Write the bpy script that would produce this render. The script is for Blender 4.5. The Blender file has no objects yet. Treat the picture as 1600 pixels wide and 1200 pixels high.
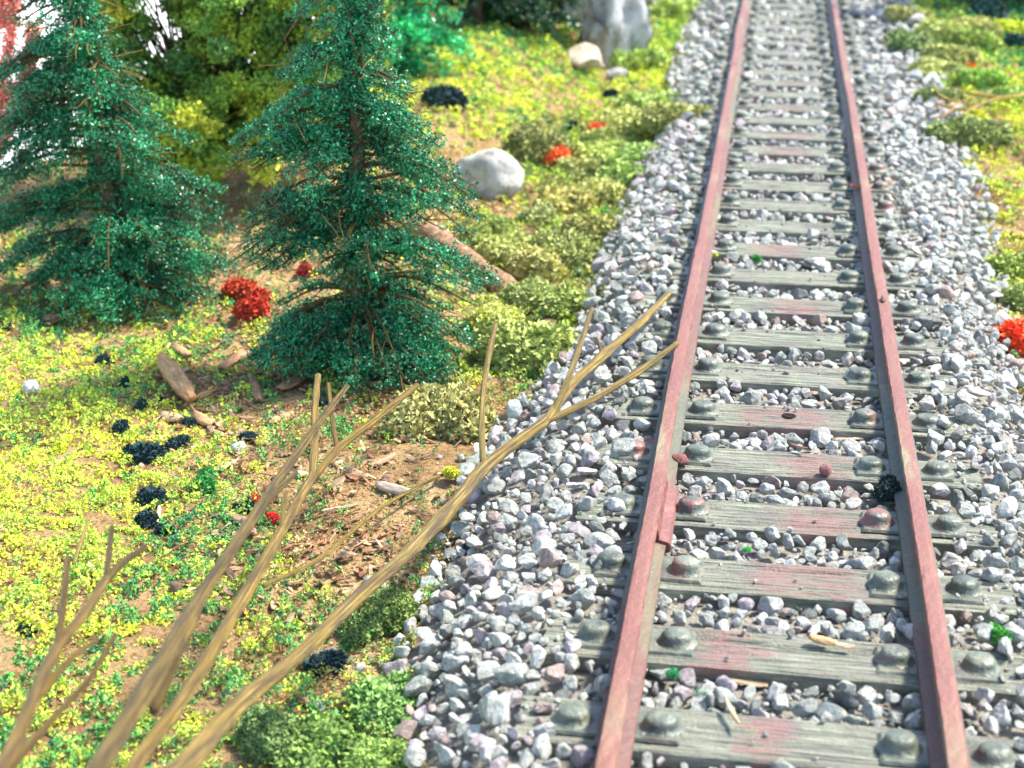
import bpy, math, random
import numpy as np
from mathutils import Vector

# ------------------------------------------------------------------ camera, sky, sun, exposure
S = bpy.context.scene
COL = S.collection
random.seed(7)
rng = np.random.default_rng(7)

F = 2500.0                                   # focal length in pixels of a 1600 px wide picture
VX, VY = 1237.0, -404.0                      # where the rails would meet
TH = math.atan((600 - VY) / F)
PS = math.atan((VX - 800) / F * math.cos(TH))
RV = np.array([math.cos(PS), math.sin(PS), 0.0])
FH = np.array([-math.sin(PS), math.cos(PS), 0.0])
FV = np.array([FH[0] * math.cos(TH), FH[1] * math.cos(TH), -math.sin(TH)])
UV = np.array([FH[0] * math.sin(TH), FH[1] * math.sin(TH), math.cos(TH)])
CAM = np.array([-0.73, 0.0, 13.06])          # one unit is one centimetre of the model landscape

camd = bpy.data.cameras.new('camera')
cam = bpy.data.objects.new('camera', camd)
COL.objects.link(cam)
cam.location = CAM
cam.rotation_euler = (math.pi / 2 - TH, 0, PS)
camd.sensor_width = 36
camd.lens = 36 * F / 1600
camd.clip_start = 0.5
camd.clip_end = 2000
camd.dof.use_dof = True
camd.dof.focus_distance = 33.0
camd.dof.aperture_fstop = 0.34
camd.dof.aperture_blades = 6
S.camera = cam

SUN_EL, SUN_AZ = 54.0, 62.0                  # azimuth clockwise from +Y (away along the track)
w = bpy.data.worlds.new('World')
S.world = w
w.use_nodes = True
nt = w.node_tree
sky = nt.nodes.new('ShaderNodeTexSky')
sky.sky_type = 'NISHITA'
sky.sun_disc = False
sky.sun_elevation = math.radians(SUN_EL)
sky.sun_rotation = math.radians(SUN_AZ)
bg = nt.nodes['Background']
bg.inputs['Strength'].default_value = 0.15
nt.links.new(sky.outputs[0], bg.inputs[0])

sd = bpy.data.lights.new('sun', 'SUN')
sun = bpy.data.objects.new('sun', sd)
COL.objects.link(sun)
sd.energy = 3.9
sd.angle = math.radians(7)
sd.color = (1.0, 0.94, 0.82)
e, a = math.radians(SUN_EL), math.radians(SUN_AZ)
sv = Vector((math.cos(e) * math.sin(a), math.cos(e) * math.cos(a), math.sin(e)))
sun.rotation_euler = sv.to_track_quat('Z', 'Y').to_euler()
sun.location = sv * 100

S.view_settings.view_transform = 'Standard'
S.view_settings.look = 'None'
S.view_settings.gamma = 1
S.view_settings.exposure = 1.42
S.view_settings.use_curve_mapping = False
S.render.engine = 'CYCLES'
S.render.resolution_x = 1024
S.render.resolution_y = 768

# ------------------------------------------------------------------ numeric helpers
def at(px, py, z):
    """world point where the sight line of a photo pixel meets height z"""
    d = FV + RV * ((px - 800) / F) - UV * ((py - 600) / F)
    return CAM + d * ((z - CAM[2]) / d[2])

def proj(P):
    D = np.asarray(P, float) - CAM
    zc = D @ FV
    return 800 + F * (D @ RV) / zc, 600 - F * (D @ UV) / zc, zc

def _hash(ix, iy, s):
    h = np.sin(ix * 127.1 + iy * 311.7 + s * 74.7) * 43758.5453
    return h - np.floor(h)

def vnoise(x, y, sc, s=0):
    x = np.asarray(x, float) / sc; y = np.asarray(y, float) / sc
    ix = np.floor(x); iy = np.floor(y); fx = x - ix; fy = y - iy
    fx = fx * fx * (3 - 2 * fx); fy = fy * fy * (3 - 2 * fy)
    a = _hash(ix, iy, s); b = _hash(ix + 1, iy, s); c = _hash(ix, iy + 1, s); d = _hash(ix + 1, iy + 1, s)
    return (a + (b - a) * fx) * (1 - fy) + (c + (d - c) * fx) * fy - 0.5

def sstep(a, b, x):
    t = np.clip((x - a) / (b - a), 0, 1)
    return t * t * (3 - 2 * t)

# edges of the ballast bed, read as lines on the ground
_lb = [(650, 1260), (655, 1200), (625, 1000), (690, 860), (790, 650), (880, 560), (935, 470), (965, 350), (1010, 250), (1060, 190), (1050, 120), (1085, 20), (1100, -40)]
_rb = [(1750, 1260), (1720, 1000), (1640, 800), (1600, 600), (1565, 480), (1540, 350), (1490, 210), (1440, 120), (1395, 10), (1380, -40)]
LB = sorted([tuple(at(x, y, -1.6)[[1, 0]]) for x, y in _lb])
RB = sorted([tuple(at(x, y, -1.5)[[1, 0]]) for x, y in _rb])
def left_edge(y): return np.interp(y, [p[0] for p in LB], [p[1] for p in LB])
def right_edge(y): return np.interp(y, [p[0] for p in RB], [p[1] for p in RB])

def H0(x, y):
    """height of the land, before it breaks off at the edge of the layout"""
    x = np.asarray(x, float); y = np.asarray(y, float)
    le, re = left_edge(y), right_edge(y)
    bed = -0.90 + 0.10 * vnoise(x, y, 1.3, 1)
    gl = -1.95 + 0.5 * vnoise(x, y, 6, 2) + 0.22 * vnoise(x, y, 2.1, 3) + 0.08 * vnoise(x, y, .7, 4)
    gl = gl + 0.10 * np.clip(y - 48, 0, 60) * sstep(-8, -14, x)
    gr = -1.75 + 0.4 * vnoise(x, y, 5, 5) + 0.2 * vnoise(x, y, 2, 6) + 0.04 * np.clip(y - 50, 0, 60)
    tl = sstep(-4.0, le - 0.6, x * 1.0)
    tl = np.clip((-4.2 - x) / np.maximum(0.5, (-4.2 - (le - 0.3))), 0, 1)
    tr = np.clip((x - 4.2) / np.maximum(0.5, (re + 0.3 - 4.2)), 0, 1)
    z = bed * (1 - tl) + gl * tl
    return z * (1 - tr) + gr * tr

def hit(px, py):
    z = -1.5
    for _ in range(14):
        p = at(px, py, z)
        z = z * .3 + float(H0(p[0], p[1])) * .7
    p[2] = z
    return p

# far left the landscape board ends
_edge = [at(*q, -1.9)[:2] for q in ((-500, 470), (-60, 300), (120, 262), (330, 238), (480, 190), (560, 100))]
_ex = [p[0] for p in _edge]; _ey = [p[1] for p in _edge]
_ex += [_edge[-1][0] + .5]; _ey += [200]
def drop(x, y):
    return np.clip((np.asarray(y, float) - np.interp(x, _ex, _ey)) / 1.6, 0, 1)
def H(x, y):
    z = H0(x, y); d = drop(x, y)
    return z * (1 - d) - 14 * d

# ------------------------------------------------------------------ mesh helpers
def link(o, parent=None):
    COL.objects.link(o)
    if parent is not None: o.parent = parent
    return o

def tag(o, label=None, cat=None, group=None, kind=None):
    if label: o['label'] = label
    if cat: o['category'] = cat
    if group: o['group'] = group
    if kind: o['kind'] = kind
    return o

def empty(name, loc, rz=0.0):
    o = bpy.data.objects.new(name, None)
    o.empty_display_size = .3
    o.location = loc; o.rotation_euler = (0, 0, rz)
    return link(o)

def npmesh(name, V, faces, mats, cols=None, smooth=False, midx=None, uv=None):
    """faces: (n,k) int array"""
    faces = np.asarray(faces); n, k = faces.shape
    me = bpy.data.meshes.new(name)
    me.vertices.add(len(V)); me.vertices.foreach_set('co', np.ascontiguousarray(V, np.float32).ravel())
    me.loops.add(n * k); me.loops.foreach_set('vertex_index', faces.astype(np.int32).ravel())
    me.polygons.add(n)
    me.polygons.foreach_set('loop_start', np.arange(0, n * k, k, dtype=np.int32))
    me.polygons.foreach_set('use_smooth', np.full(n, smooth))
    if midx is not None: me.polygons.foreach_set('material_index', np.asarray(midx, np.int32))
    if cols is not None:
        at_ = me.color_attributes.new('col', 'FLOAT_COLOR', 'POINT')
        c = np.ones((len(V), 4), np.float32); c[:, :3] = cols
        at_.data.foreach_set('color', c.ravel())
    me.update(calc_edges=True)
    if uv is not None:
        ul = me.uv_layers.new(name='UVMap')
        ul.data.foreach_set('uv', np.asarray(uv, np.float32)[faces.ravel()].ravel())
    for m in (mats if isinstance(mats, (list, tuple)) else [mats]): me.materials.append(m)
    return me

def mobj(name, me, parent=None, loc=(0, 0, 0), rot=(0, 0, 0), sc=1.0):
    o = bpy.data.objects.new(name, me)
    o.location = loc; o.rotation_euler = rot
    o.scale = (sc, sc, sc) if isinstance(sc, (int, float)) else sc
    return link(o, parent)

def pymesh(name, V, faces, mats, smooth=False, cols=None, midx=None):
    me = bpy.data.meshes.new(name)
    me.from_pydata([tuple(v) for v in V], [], faces)
    me.polygons.foreach_set('use_smooth', np.full(len(me.polygons), smooth))
    if cols is not None:
        at_ = me.color_attributes.new('col', 'FLOAT_COLOR', 'POINT')
        c = np.ones((len(V), 4), np.float32); c[:, :3] = cols
        at_.data.foreach_set('color', c.ravel())
    if midx is not None: me.polygons.foreach_set('material_index', np.asarray(midx, np.int32))
    for m in (mats if isinstance(mats, (list, tuple)) else [mats]): me.materials.append(m)
    return me

def unit(a): return a / np.maximum(1e-9, np.linalg.norm(a, axis=-1, keepdims=True))

def blades(P, size, cols, K=5, wid=.28, up=0.0, droop=None):
    """crumbs of foam or flock: each is K pointed leaf-like flakes round a centre. returns V, quads, colours"""
    N = len(P)
    d = rng.normal(size=(N, K, 3)); d[..., 2] += up
    d = unit(d)
    s = unit(np.cross(d, rng.normal(size=(N, K, 3))))
    L = (size[:, None] * rng.uniform(.55, 1.1, (N, K)))[..., None]
    c = P[:, None, :]
    b = c - d * L * .15
    m1 = c + d * L * .45 + s * L * wid
    m2 = c + d * L * .45 - s * L * wid
    t = c + d * L
    V = np.stack([b, m1, t, m2], 2).reshape(-1, 3)
    Fq = np.arange(N * K * 4).reshape(-1, 4)
    C = np.repeat(cols, K * 4, 0) * np.repeat(rng.uniform(.82, 1.18, (N * K, 1)), 4, 0)
    return V, Fq, C

# base icosphere tables
def ico(sub):
    import bmesh
    bm = bmesh.new(); bmesh.ops.create_icosphere(bm, subdivisions=sub, radius=1)
    V = np.array([v.co[:] for v in bm.verts]); Fc = np.array([[v.index for v in f.verts] for f in bm.faces]); bm.free()
    return unit(V), Fc
ICO = {s: ico(s) for s in (1, 2, 3, 4)}

def pebble(sub, seed, ncut=14, cut=(.46, .86)):
    """a worn broken stone: a ball cut by random planes, a little lumpy"""
    r = np.random.default_rng(seed)
    V, Fc = ICO[sub]; V = V.copy()
    n = unit(r.normal(size=(ncut, 3))); d = r.uniform(*cut, ncut)
    for k in range(ncut):
        t = V @ n[k] - d[k]
        V = V - np.where(t > 0, t * .93, 0)[:, None] * n[k]
    V = V * r.uniform(.68, 1.25, 3)
    ph = r.uniform(0, 6, 6)
    V = V * (1 + .035 * np.sin(V[:, :1] * 5 + ph[0]) + .035 * np.sin(V[:, 1:2] * 6 + ph[1]) + .03 * np.sin(V[:, 2:] * 7 + ph[2]))
    if sub >= 2: V = V + r.normal(size=V.shape) * (.016 if sub < 4 else .006)
    return V / np.abs(V).max(), Fc

def rotm(ax, ay, az):
    cx, sx, cy, sy, cz, sz = math.cos(ax), math.sin(ax), math.cos(ay), math.sin(ay), math.cos(az), math.sin(az)
    return np.array([[cz, -sz, 0], [sz, cz, 0], [0, 0, 1]]) @ np.array([[cy, 0, sy], [0, 1, 0], [-sy, 0, cy]]) @ np.array([[1, 0, 0], [0, cx, -sx], [0, sx, cx]])

def catmull(P, n=6):
    P = np.asarray(P, float)
    Q = np.vstack([2 * P[0] - P[1], P, 2 * P[-1] - P[-2]]); out = []
    for i in range(1, len(Q) - 2):
        for k in range(n):
            t = k / n
            out.append(.5 * ((2 * Q[i]) + (-Q[i-1] + Q[i+1]) * t + (2*Q[i-1] - 5*Q[i] + 4*Q[i+1] - Q[i+2]) * t*t + (-Q[i-1] + 3*Q[i] - 3*Q[i+1] + Q[i+2]) * t**3))
    out.append(Q[-2]); return np.array(out)

def tube(P, R, nseg=12, smooth_n=6, lump=.06, seed=0):
    """a rod of varying radius; returns V, quads, uv. P (n,3), R (n,)"""
    r = np.random.default_rng(seed)
    PR = catmull(np.hstack([np.asarray(P, float), np.asarray(R, float)[:, None]]), smooth_n)
    C, R = PR[:, :3], np.maximum(PR[:, 3], .004)
    n = len(C); T = unit(np.gradient(C, axis=0))
    up = np.array([0, 0, 1.0]) if abs(T[0][2]) < .9 else np.array([1.0, 0, 0])
    A = []; a = unit(np.cross(T[0], up))
    for i in range(n):
        a = unit(a - T[i] * (a @ T[i])); A.append(a)
    A = np.array(A); B = np.cross(T, A)
    th = np.linspace(0, 2 * math.pi, nseg, endpoint=False)
    prof = 1 + lump * (.6 * np.sin(2 * th + r.uniform(0, 6)) + .5 * np.sin(3 * th + r.uniform(0, 6)))
    long = 1 + lump * np.convolve(r.normal(size=n + 4), np.ones(5) / 5, 'same')[2:-2]
    if lump > .065 and n > 24:
        for q in r.integers(3, n - 3, n // 14): long[q-1:q+2] *= np.array([1.05, 1.16, 1.06])      # knots
    rr = R[:, None] * prof[None] * long[:, None] * (1 + r.normal(size=(n, nseg)) * lump * .25)
    V = C[:, None] + A[:, None] * (np.cos(th)[None, :, None] * rr[..., None]) + B[:, None] * (np.sin(th)[None, :, None] * rr[..., None])
    V = V.reshape(-1, 3)
    i, j = np.meshgrid(np.arange(n - 1), np.arange(nseg), indexing='ij')
    j2 = (j + 1) % nseg
    Q = np.stack([i * nseg + j, i * nseg + j2, (i + 1) * nseg + j2, (i + 1) * nseg + j], -1).reshape(-1, 4)
    s = np.concatenate([[0], np.cumsum(np.linalg.norm(np.diff(C, axis=0), axis=1))])
    uv = np.stack([np.repeat((1 - np.cos(th))[None] * .5, n, 0), np.repeat(s[:, None], nseg, 1)], -1).reshape(-1, 2)
    # ends
    V = np.vstack([V, C[0] - T[0] * R[0] * .15, C[-1] + T[-1] * R[-1] * .25]); uv = np.vstack([uv, [.5, 0], [.5, s[-1]]])
    b0, b1 = n * nseg, n * nseg + 1
    k = np.arange(0, nseg, 2)
    Q = np.vstack([Q, np.stack([np.full_like(k, b0), (k + 2) % nseg, k + 1, k], -1),
                   np.stack([np.full_like(k, b1), (n-1)*nseg + k, (n-1)*nseg + k + 1, (n-1)*nseg + (k + 2) % nseg], -1)])
    return V, Q, uv

class Bag:
    """collects quad pieces for ONE mesh"""
    def __init__(s): s.V = []; s.Q = []; s.C = []; s.U = []; s.M = []; s.n = 0
    def add(s, V, Q, C=None, uv=None, m=0):
        s.V.append(V); s.Q.append(np.asarray(Q) + s.n); s.n += len(V)
        s.C.append(np.ones((len(V), 3)) if C is None else (np.tile(C, (len(V), 1)) if np.ndim(C) == 1 else C))
        s.U.append(np.zeros((len(V), 2)) if uv is None else uv); s.M.append(np.full(len(Q), m))
    def mesh(s, name, mats, smooth=False):
        return npmesh(name, np.vstack(s.V), np.vstack(s.Q), mats, np.vstack(s.C), smooth, np.concatenate(s.M), np.vstack(s.U))

# ------------------------------------------------------------------ materials
class M:
    def __init__(s, name, rough=.7, spec=.4):
        s.m = bpy.data.materials.new(name); s.m.use_nodes = True
        s.t = s.m.node_tree; s.b = s.t.nodes['Principled BSDF']
        s.b.inputs['Roughness'].default_value = rough
        s.b.inputs['Specular IOR Level'].default_value = spec
    def n(s, typ, **kw):
        x = s.t.nodes.new('ShaderNode' + typ)
        for k, v in kw.items(): setattr(x, k, v)
        return x
    def l(s, a, b): s.t.links.new(a, b)
    def coord(s, which='Object', scale=(1, 1, 1), rand=False):
        c = s.n('TexCoord'); mp = s.n('Mapping'); mp.inputs['Scale'].default_value = scale
        s.l(c.outputs[which], mp.inputs['Vector'])
        if rand:
            oi = s.n('ObjectInfo'); mu = s.n('Math', operation='MULTIPLY'); mu.inputs[1].default_value = 57.0
            s.l(oi.outputs['Random'], mu.inputs[0]); s.l(mu.outputs[0], mp.inputs['Location'])
        return mp.outputs[0]
    def noise(s, vec, sc, det=3, rough=.55):
        x = s.n('TexNoise'); x.inputs['Scale'].default_value = sc; x.inputs['Detail'].default_value = det
        x.inputs['Roughness'].default_value = rough; s.l(vec, x.inputs['Vector']); return x.outputs['Fac']
    def ramp(s, fac, stops):
        x = s.n('ValToRGB'); s.l(fac, x.inputs[0]); el = x.color_ramp.elements
        while len(el) < len(stops): el.new(.5)
        for e_, (p, c) in zip(el, stops):
            e_.position = p; e_.color = (*c, 1) if len(c) == 3 else c
        return x.outputs[0]
    def mix(s, fac, a, b, mode='MIX'):
        x = s.n('Mix', data_type='RGBA', blend_type=mode)
        if isinstance(fac, (int, float)): x.inputs[0].default_value = fac
        else: s.l(fac, x.inputs[0])
        for i, v in ((6, a), (7, b)):
            if isinstance(v, tuple): x.inputs[i].default_value = (*v, 1)
            else: s.l(v, x.inputs[i])
        return x.outputs[2]
    def math(s, op, a, b=0.0):
        x = s.n('Math', operation=op)
        for i, v in ((0, a), (1, b)):
            if isinstance(v, (int, float)): x.inputs[i].default_value = v
            else: s.l(v, x.inputs[i])
        return x.outputs[0]
    def attr(s): x = s.n('Attribute', attribute_name='col'); return x.outputs['Color']
    def bump(s, h, dist, strength=1.0):
        x = s.n('Bump'); x.inputs['Distance'].default_value = dist; x.inputs['Strength'].default_value = strength
        s.l(h, x.inputs['Height']); s.l(x.outputs[0], s.b.inputs['Normal'])
    def base(s, c): s.l(c, s.b.inputs['Base Color'])

g = lambda v: (v, v, v)
# earth of the layout: sanded plaster
m = M('earth', .85, .3); v = m.coord()
c = m.ramp(m.noise(v, .45, 5, .65), [(.3, (.24, .14, .065)), (.45, (.42, .26, .11)), (.6, (.56, .38, .18)), (.8, (.70, .56, .36))])
c2 = m.ramp(m.noise(v, 9, 3, .7), [(.34, (.4, .33, .28)), (.47, g(.92)), (.7, (1.25, 1.22, 1.15))])
c = m.mix(1.0, c, c2, 'MULTIPLY'); m.base(c)
m.bump(m.noise(v, 7, 5, .75), .22); EARTH = m.m

m = M('gravel_bed_dust', .9, .2); v = m.coord()
m.base(m.ramp(m.noise(v, 3, 5, .7), [(.3, (.14, .13, .11)), (.55, (.29, .27, .23)), (.75, (.45, .39, .30))])); m.bump(m.noise(v, 9, 4, .7), .12); DUST = m.m

m = M('ballast_stone', .55, .45); v = m.coord()
c = m.ramp(m.noise(v, 5, 4, .75), [(.3, (.42, .43, .40)), (.47, (.85, .86, .84)), (.62, (1.15, 1.15, 1.15))])
sp = m.ramp(m.noise(v, 22, 2, .8), [(.3, (.55, .58, .55)), (.42, g(1)), (.66, g(1)), (.74, (1.35, 1.35, 1.35))])
m.base(m.mix(1, m.mix(1, m.attr(), c, 'MULTIPLY'), sp, 'MULTIPLY')); m.bump(m.noise(v, 11, 5, .8), .08); STONE = m.m

m = M('foam', .75, .25); oi = m.n('ObjectInfo'); m.base(m.mix(1, m.attr(), oi.outputs['Color'], 'MULTIPLY'))
m.b.inputs['Sheen Weight'].default_value = .15; FOAM = m.m
m = M('flock', .38, .6); oi = m.n('ObjectInfo'); m.base(m.mix(1, m.attr(), oi.outputs['Color'], 'MULTIPLY')); FLOCK = m.m

# weathered plastic wood of the sleepers; the object's colour says how much red paint, and where
m = M('sleeper_wood', .5, .45)
tc = m.n('TexCoord'); oi = m.n('ObjectInfo')
ofs = m.n('VectorMath', operation='ADD'); mul = m.n('VectorMath', operation='SCALE'); cb = m.n('CombineXYZ')
m.l(oi.outputs['Random'], cb.inputs[0]); m.l(oi.outputs['Random'], cb.inputs[1]); m.l(cb.outputs[0], mul.inputs[0]); mul.inputs['Scale'].default_value = 40
m.l(tc.outputs['Object'], ofs.inputs[0]); m.l(mul.outputs[0], ofs.inputs[1])
mp = m.n('Mapping'); mp.inputs['Scale'].default_value = (.32, 5.5, 2.0); m.l(ofs.outputs[0], mp.inputs[0])
grain = m.noise(mp.outputs[0], 2.2, 5, .65)
c = m.ramp(grain, [(.28, (.05, .055, .042)), (.42, (.14, .15, .11)), (.56, (.26, .275, .20)), (.72, (.40, .41, .31))])
bl = m.noise(ofs.outputs[0], 1.1, 4, .6)
c = m.mix(m.ramp(bl, [(.45, g(0)), (.7, g(.55))]), c, (.20, .16, .16))
sep = m.n('SeparateColor'); m.l(oi.outputs['Color'], sep.inputs[0])
sx = m.n('SeparateXYZ'); m.l(tc.outputs['Object'], sx.inputs[0])
cx = m.math('MULTIPLY', m.math('SUBTRACT', sep.outputs[1], .5), 8.0)          # G: centre of the paint along the sleeper
wd = m.math('ADD', m.math('MULTIPLY', sep.outputs[2], 1.9), .05)              # B: half width
dx = m.math('DIVIDE', m.math('ABSOLUTE', m.math('SUBTRACT', sx.outputs[0], cx)), wd)
dy = m.math('MULTIPLY', sx.outputs[1], sx.outputs[1])
msk = m.math('SUBTRACT', m.math('SUBTRACT', .95, m.math('MULTIPLY', dx, dx)), m.math('MULTIPLY', dy, .6))
msk = m.math('ADD', m.math('MULTIPLY', msk, .9), m.math('MULTIPLY', m.math('SUBTRACT', grain, .5), 6.5))
msk = m.math('ADD', msk, m.math('MULTIPLY', m.math('SUBTRACT', bl, .5), 2.0))
msk = m.math('MULTIPLY', m.ramp(msk, [(.48, g(0)), (.58, g(1))]), sep.outputs[0])
c = m.mix(m.math('MULTIPLY', msk, .62), c, (.27, .11, .10))
spk = m.ramp(m.noise(tc.outputs['Object'], 26, 2, .8), [(.68, g(0)), (.74, g(1))])
c = m.mix(m.math('MULTIPLY', spk, .6), c, (.7, .7, .66)); m.base(c)
m.bump(m.math('ADD', grain, m.math('MULTIPLY', m.noise(tc.outputs['Object'], 20, 3), .25)), .11); WOOD = m.m

m = M('spike_plastic', .42, .5); v = m.coord('Object', rand=True)
c = m.ramp(m.noise(v, 2.5, 4, .6), [(.35, (.06, .075, .06)), (.55, (.13, .15, .115)), (.75, (.24, .24, .17))])
oi = m.n('ObjectInfo'); sep = m.n('SeparateColor'); m.l(oi.outputs['Color'], sep.inputs[0])
rm = m.math('MULTIPLY', m.ramp(m.noise(v, 3.2, 3, .6), [(.50, g(0)), (.57, g(1))]), sep.outputs[0])
m.base(m.mix(rm, c, (.25, .085, .08))); m.bump(m.noise(v, 9, 4), .04); SPIKE = m.m

def railmat(name, stops, dark, base_sc, rough=.5):
    m = M(name, rough, .45); v = m.coord('Object', (1, .22, 1))
    c = m.ramp(m.noise(v, base_sc, 3, .5), stops)
    v2 = m.coord('Object', (3, .5, 3)); c = m.mix(m.ramp(m.noise(v2, 3.2, 5, .7), [(.5, g(0)), (.72, g(.6))]), c, dark)
    v3 = m.coord(); spk = m.ramp(m.noise(v3, 16, 3, .8), [(.66, g(0)), (.73, g(.8))])
    c = m.mix(spk, c, (.72, .66, .58)); d = m.ramp(m.noise(v3, 7, 4, .75), [(.28, g(.8)), (.38, g(0))])
    m.base(m.mix(d, c, (.10, .06, .05))); m.bump(m.noise(v3, 8, 5, .7), .035); return m.m
RHEAD = railmat('rail_head_paint', [(.30, (.25, .20, .12)), (.37, (.24, .13, .085)), (.44, (.23, .095, .07)), (.7, (.20, .072, .06))], (.14, .08, .055), 1.3)
RWEB = railmat('rail_web_paint', [(.34, (.11, .115, .08)), (.44, (.16, .125, .075)), (.51, (.16, .07, .055)), (.75, (.14, .075, .065))], (.07, .06, .045), .8)

m = M('bare_twig_wood', .5, .4); v = m.coord('UV', (6, .28, 1))
c = m.ramp(m.noise(v, 1.6, 5, .65), [(.32, (.045, .03, .015)), (.44, (.19, .13, .035)), (.55, (.42, .31, .075)), (.70, (.64, .55, .24))])
v = m.coord('UV', (1.6, .55, 1)); c = m.mix(m.ramp(m.noise(v, 1.3, 3), [(.44, g(0)), (.60, g(.8))]), c, (.12, .09, .055))
m.base(m.mix(1, c, m.attr(), 'MULTIPLY')); v = m.coord('UV', (9, 1, 1)); m.bump(m.noise(v, 3, 5, .7), .06); TWIG = m.m

m = M('bark', .8, .3); v = m.coord(scale=(1, 1, 1))
c = m.ramp(m.noise(v, 5, 5, .75), [(.3, (.07, .045, .03)), (.48, (.22, .14, .09)), (.6, (.38, .27, .18)), (.75, (.62, .54, .45))])
m.base(m.mix(1, c, m.attr(), 'MULTIPLY')); m.bump(m.noise(v, 8, 5, .75), .10); BARK = m.m

m = M('bark_chip', .45, .5); v = m.coord('Object', (1, 4, 4), rand=True)
c = m.ramp(m.noise(v, 2.4, 4, .65), [(.3, (.45, .4, .38)), (.5, g(.9)), (.7, (1.4, 1.35, 1.3))])
m.base(m.mix(1, m.attr(), c, 'MULTIPLY')); m.bump(m.noise(v, 4, 4, .7), .05); CHIP = m.m

m = M('pale_rock', .8, .25); v = m.coord()
c = m.ramp(m.noise(v, 1.2, 5, .65), [(.30, (.20, .19, .17)), (.40, (.48, .46, .42)), (.5, (.70, .69, .66)), (.7, (.84, .83, .81))])  # darkest stops paint crevice shade into the rock colour
m.base(m.mix(1, c, m.attr(), 'MULTIPLY')); m.bump(m.noise(v, 3.0, 7, .8), .3); ROCK = m.m

m = M('white_floor', .8, .2); m.base(m.ramp(m.noise(m.coord(), .02, 2), [(.3, g(.82)), (.7, g(.88))])); WHITE = m.m

# ------------------------------------------------------------------ the setting
o = mobj('floor', npmesh('floor', np.array([[-900, -300, -12.], [900, -300, -12], [900, 1500, -12], [-900, 1500, -12]]), [[0, 1, 2, 3]], WHITE)); tag(o, kind='structure')

xs = np.unique(np.concatenate([np.arange(-60, -22, .8), np.arange(-22, 14, .26), np.arange(14, 60, .8)]))
ys = np.concatenate([np.arange(2, 50, .28), np.arange(50, 90, .5), np.arange(90, 150, 1.2)])
X, Y = np.meshgrid(xs, ys); Z = H(X, Y)
V = np.stack([X, Y, Z], -1).reshape(-1, 3); nx = len(xs)
i, j = np.meshgrid(np.arange(len(ys) - 1), np.arange(nx - 1), indexing='ij')
Q = np.stack([i*nx+j, i*nx+j+1, (i+1)*nx+j+1, (i+1)*nx+j], -1).reshape(-1, 4)
cxm = V[Q].mean(1); bedm = (cxm[:, 0] > left_edge(cxm[:, 1]) + .1) & (cxm[:, 0] < right_edge(cxm[:, 1]) - .1)
o = mobj('ground', npmesh('ground', V, Q, [EARTH, DUST], smooth=True, midx=bedm.astype(int))); tag(o, kind='structure')

# ------------------------------------------------------------------ track: sleepers, plates, spikes
TOP, TW, TL, THT = -0.60, 1.22, 7.8, .42
PITCH = 2.476
Y0 = float(at(1225, 1050, TOP)[1]) + TW / 2          # centre of the second sleeper from the bottom
def sleeper_mesh(seed):
    r = np.random.default_rng(seed); n = 34; L = np.linspace(-TL/2, TL/2, 40)
    yy = np.linspace(-TW/2 + .03, TW/2 - .03, n)
    groove = -np.abs(np.convolve(r.normal(size=n + 2), [.25, .5, .25], 'valid')) * .035
    prof = np.vstack([[[-TW/2, -THT], [-TW/2, -THT*.5], [-TW/2 + .004, -.03]], np.stack([yy, groove], -1), [[TW/2 - .004, -.03], [TW/2, -THT*.5], [TW/2, -THT]]])
    k = len(prof); V = np.zeros((len(L), k, 3)); V[..., 0] = L[:, None]; V[..., 1] = prof[:, 0]; V[..., 2] = prof[:, 1]
    V[:, 3:-3, 2] += r.normal(size=(len(L), n)) * .004
    V[..., 1] += r.normal(size=(len(L), k)) * .004
    V[0, :, 0] += r.normal(size=k) * .012; V[-1, :, 0] += r.normal(size=k) * .012
    i, j = np.meshgrid(np.arange(len(L)-1), np.arange(k-1), indexing='ij')
    Q = np.stack([i*k+j, (i+1)*k+j, (i+1)*k+j+1, i*k+j+1], -1).reshape(-1, 4).tolist()
    Q += [list(range(k)), [(len(L)-1)*k + q for q in range(k-1, -1, -1)]]
    return pymesh('sleeper', V.reshape(-1, 3), Q, WOOD)
def lathe(prof, n=20, sx=1, sy=1, mats=None, name='spike_head', seed=0):
    r = np.random.default_rng(seed); V = []; Fc = []
    for (rr, z) in prof:
        for q in range(n):
            t = 2*math.pi*q/n; kx = rr*(1 + r.normal()*.03)
            V.append((kx*math.cos(t)*sx, kx*math.sin(t)*sy, z))
    for a_ in range(len(prof)-1):
        for q in range(n): Fc.append([a_*n+q, a_*n+(q+1) % n, (a_+1)*n+(q+1) % n, (a_+1)*n+q])
    Fc.append([(len(prof)-1)*n+q for q in range(n)])
    return pymesh(name, V, Fc, mats, smooth=True)
SPM = [lathe([(.33, 0), (.30, .03), (.245, .05), (.235, .12), (.215, .175), (.165, .205), (.08, .215), (.02, .215)], sx=1.05, sy=.95, mats=SPIKE, seed=s) for s in range(3)]
def plate_mesh():
    x, y, z, b = .62, .40, .045, .03
    V = [(-x, -y, 0), (x, -y, 0), (x, y, 0), (-x, y, 0), (-x+b, -y+b, z), (x-b, -y+b, z), (x-b, y-b, z), (-x+b, y-b, z)]
    return pymesh('tie_plate', V, [[0,1,5,4],[1,2,6,5],[2,3,7,6],[3,0,4,7],[4,5,6,7]], SPIKE)
PLM = plate_mesh(); SLM = [sleeper_mesh(s) for s in range(5)]
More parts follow.
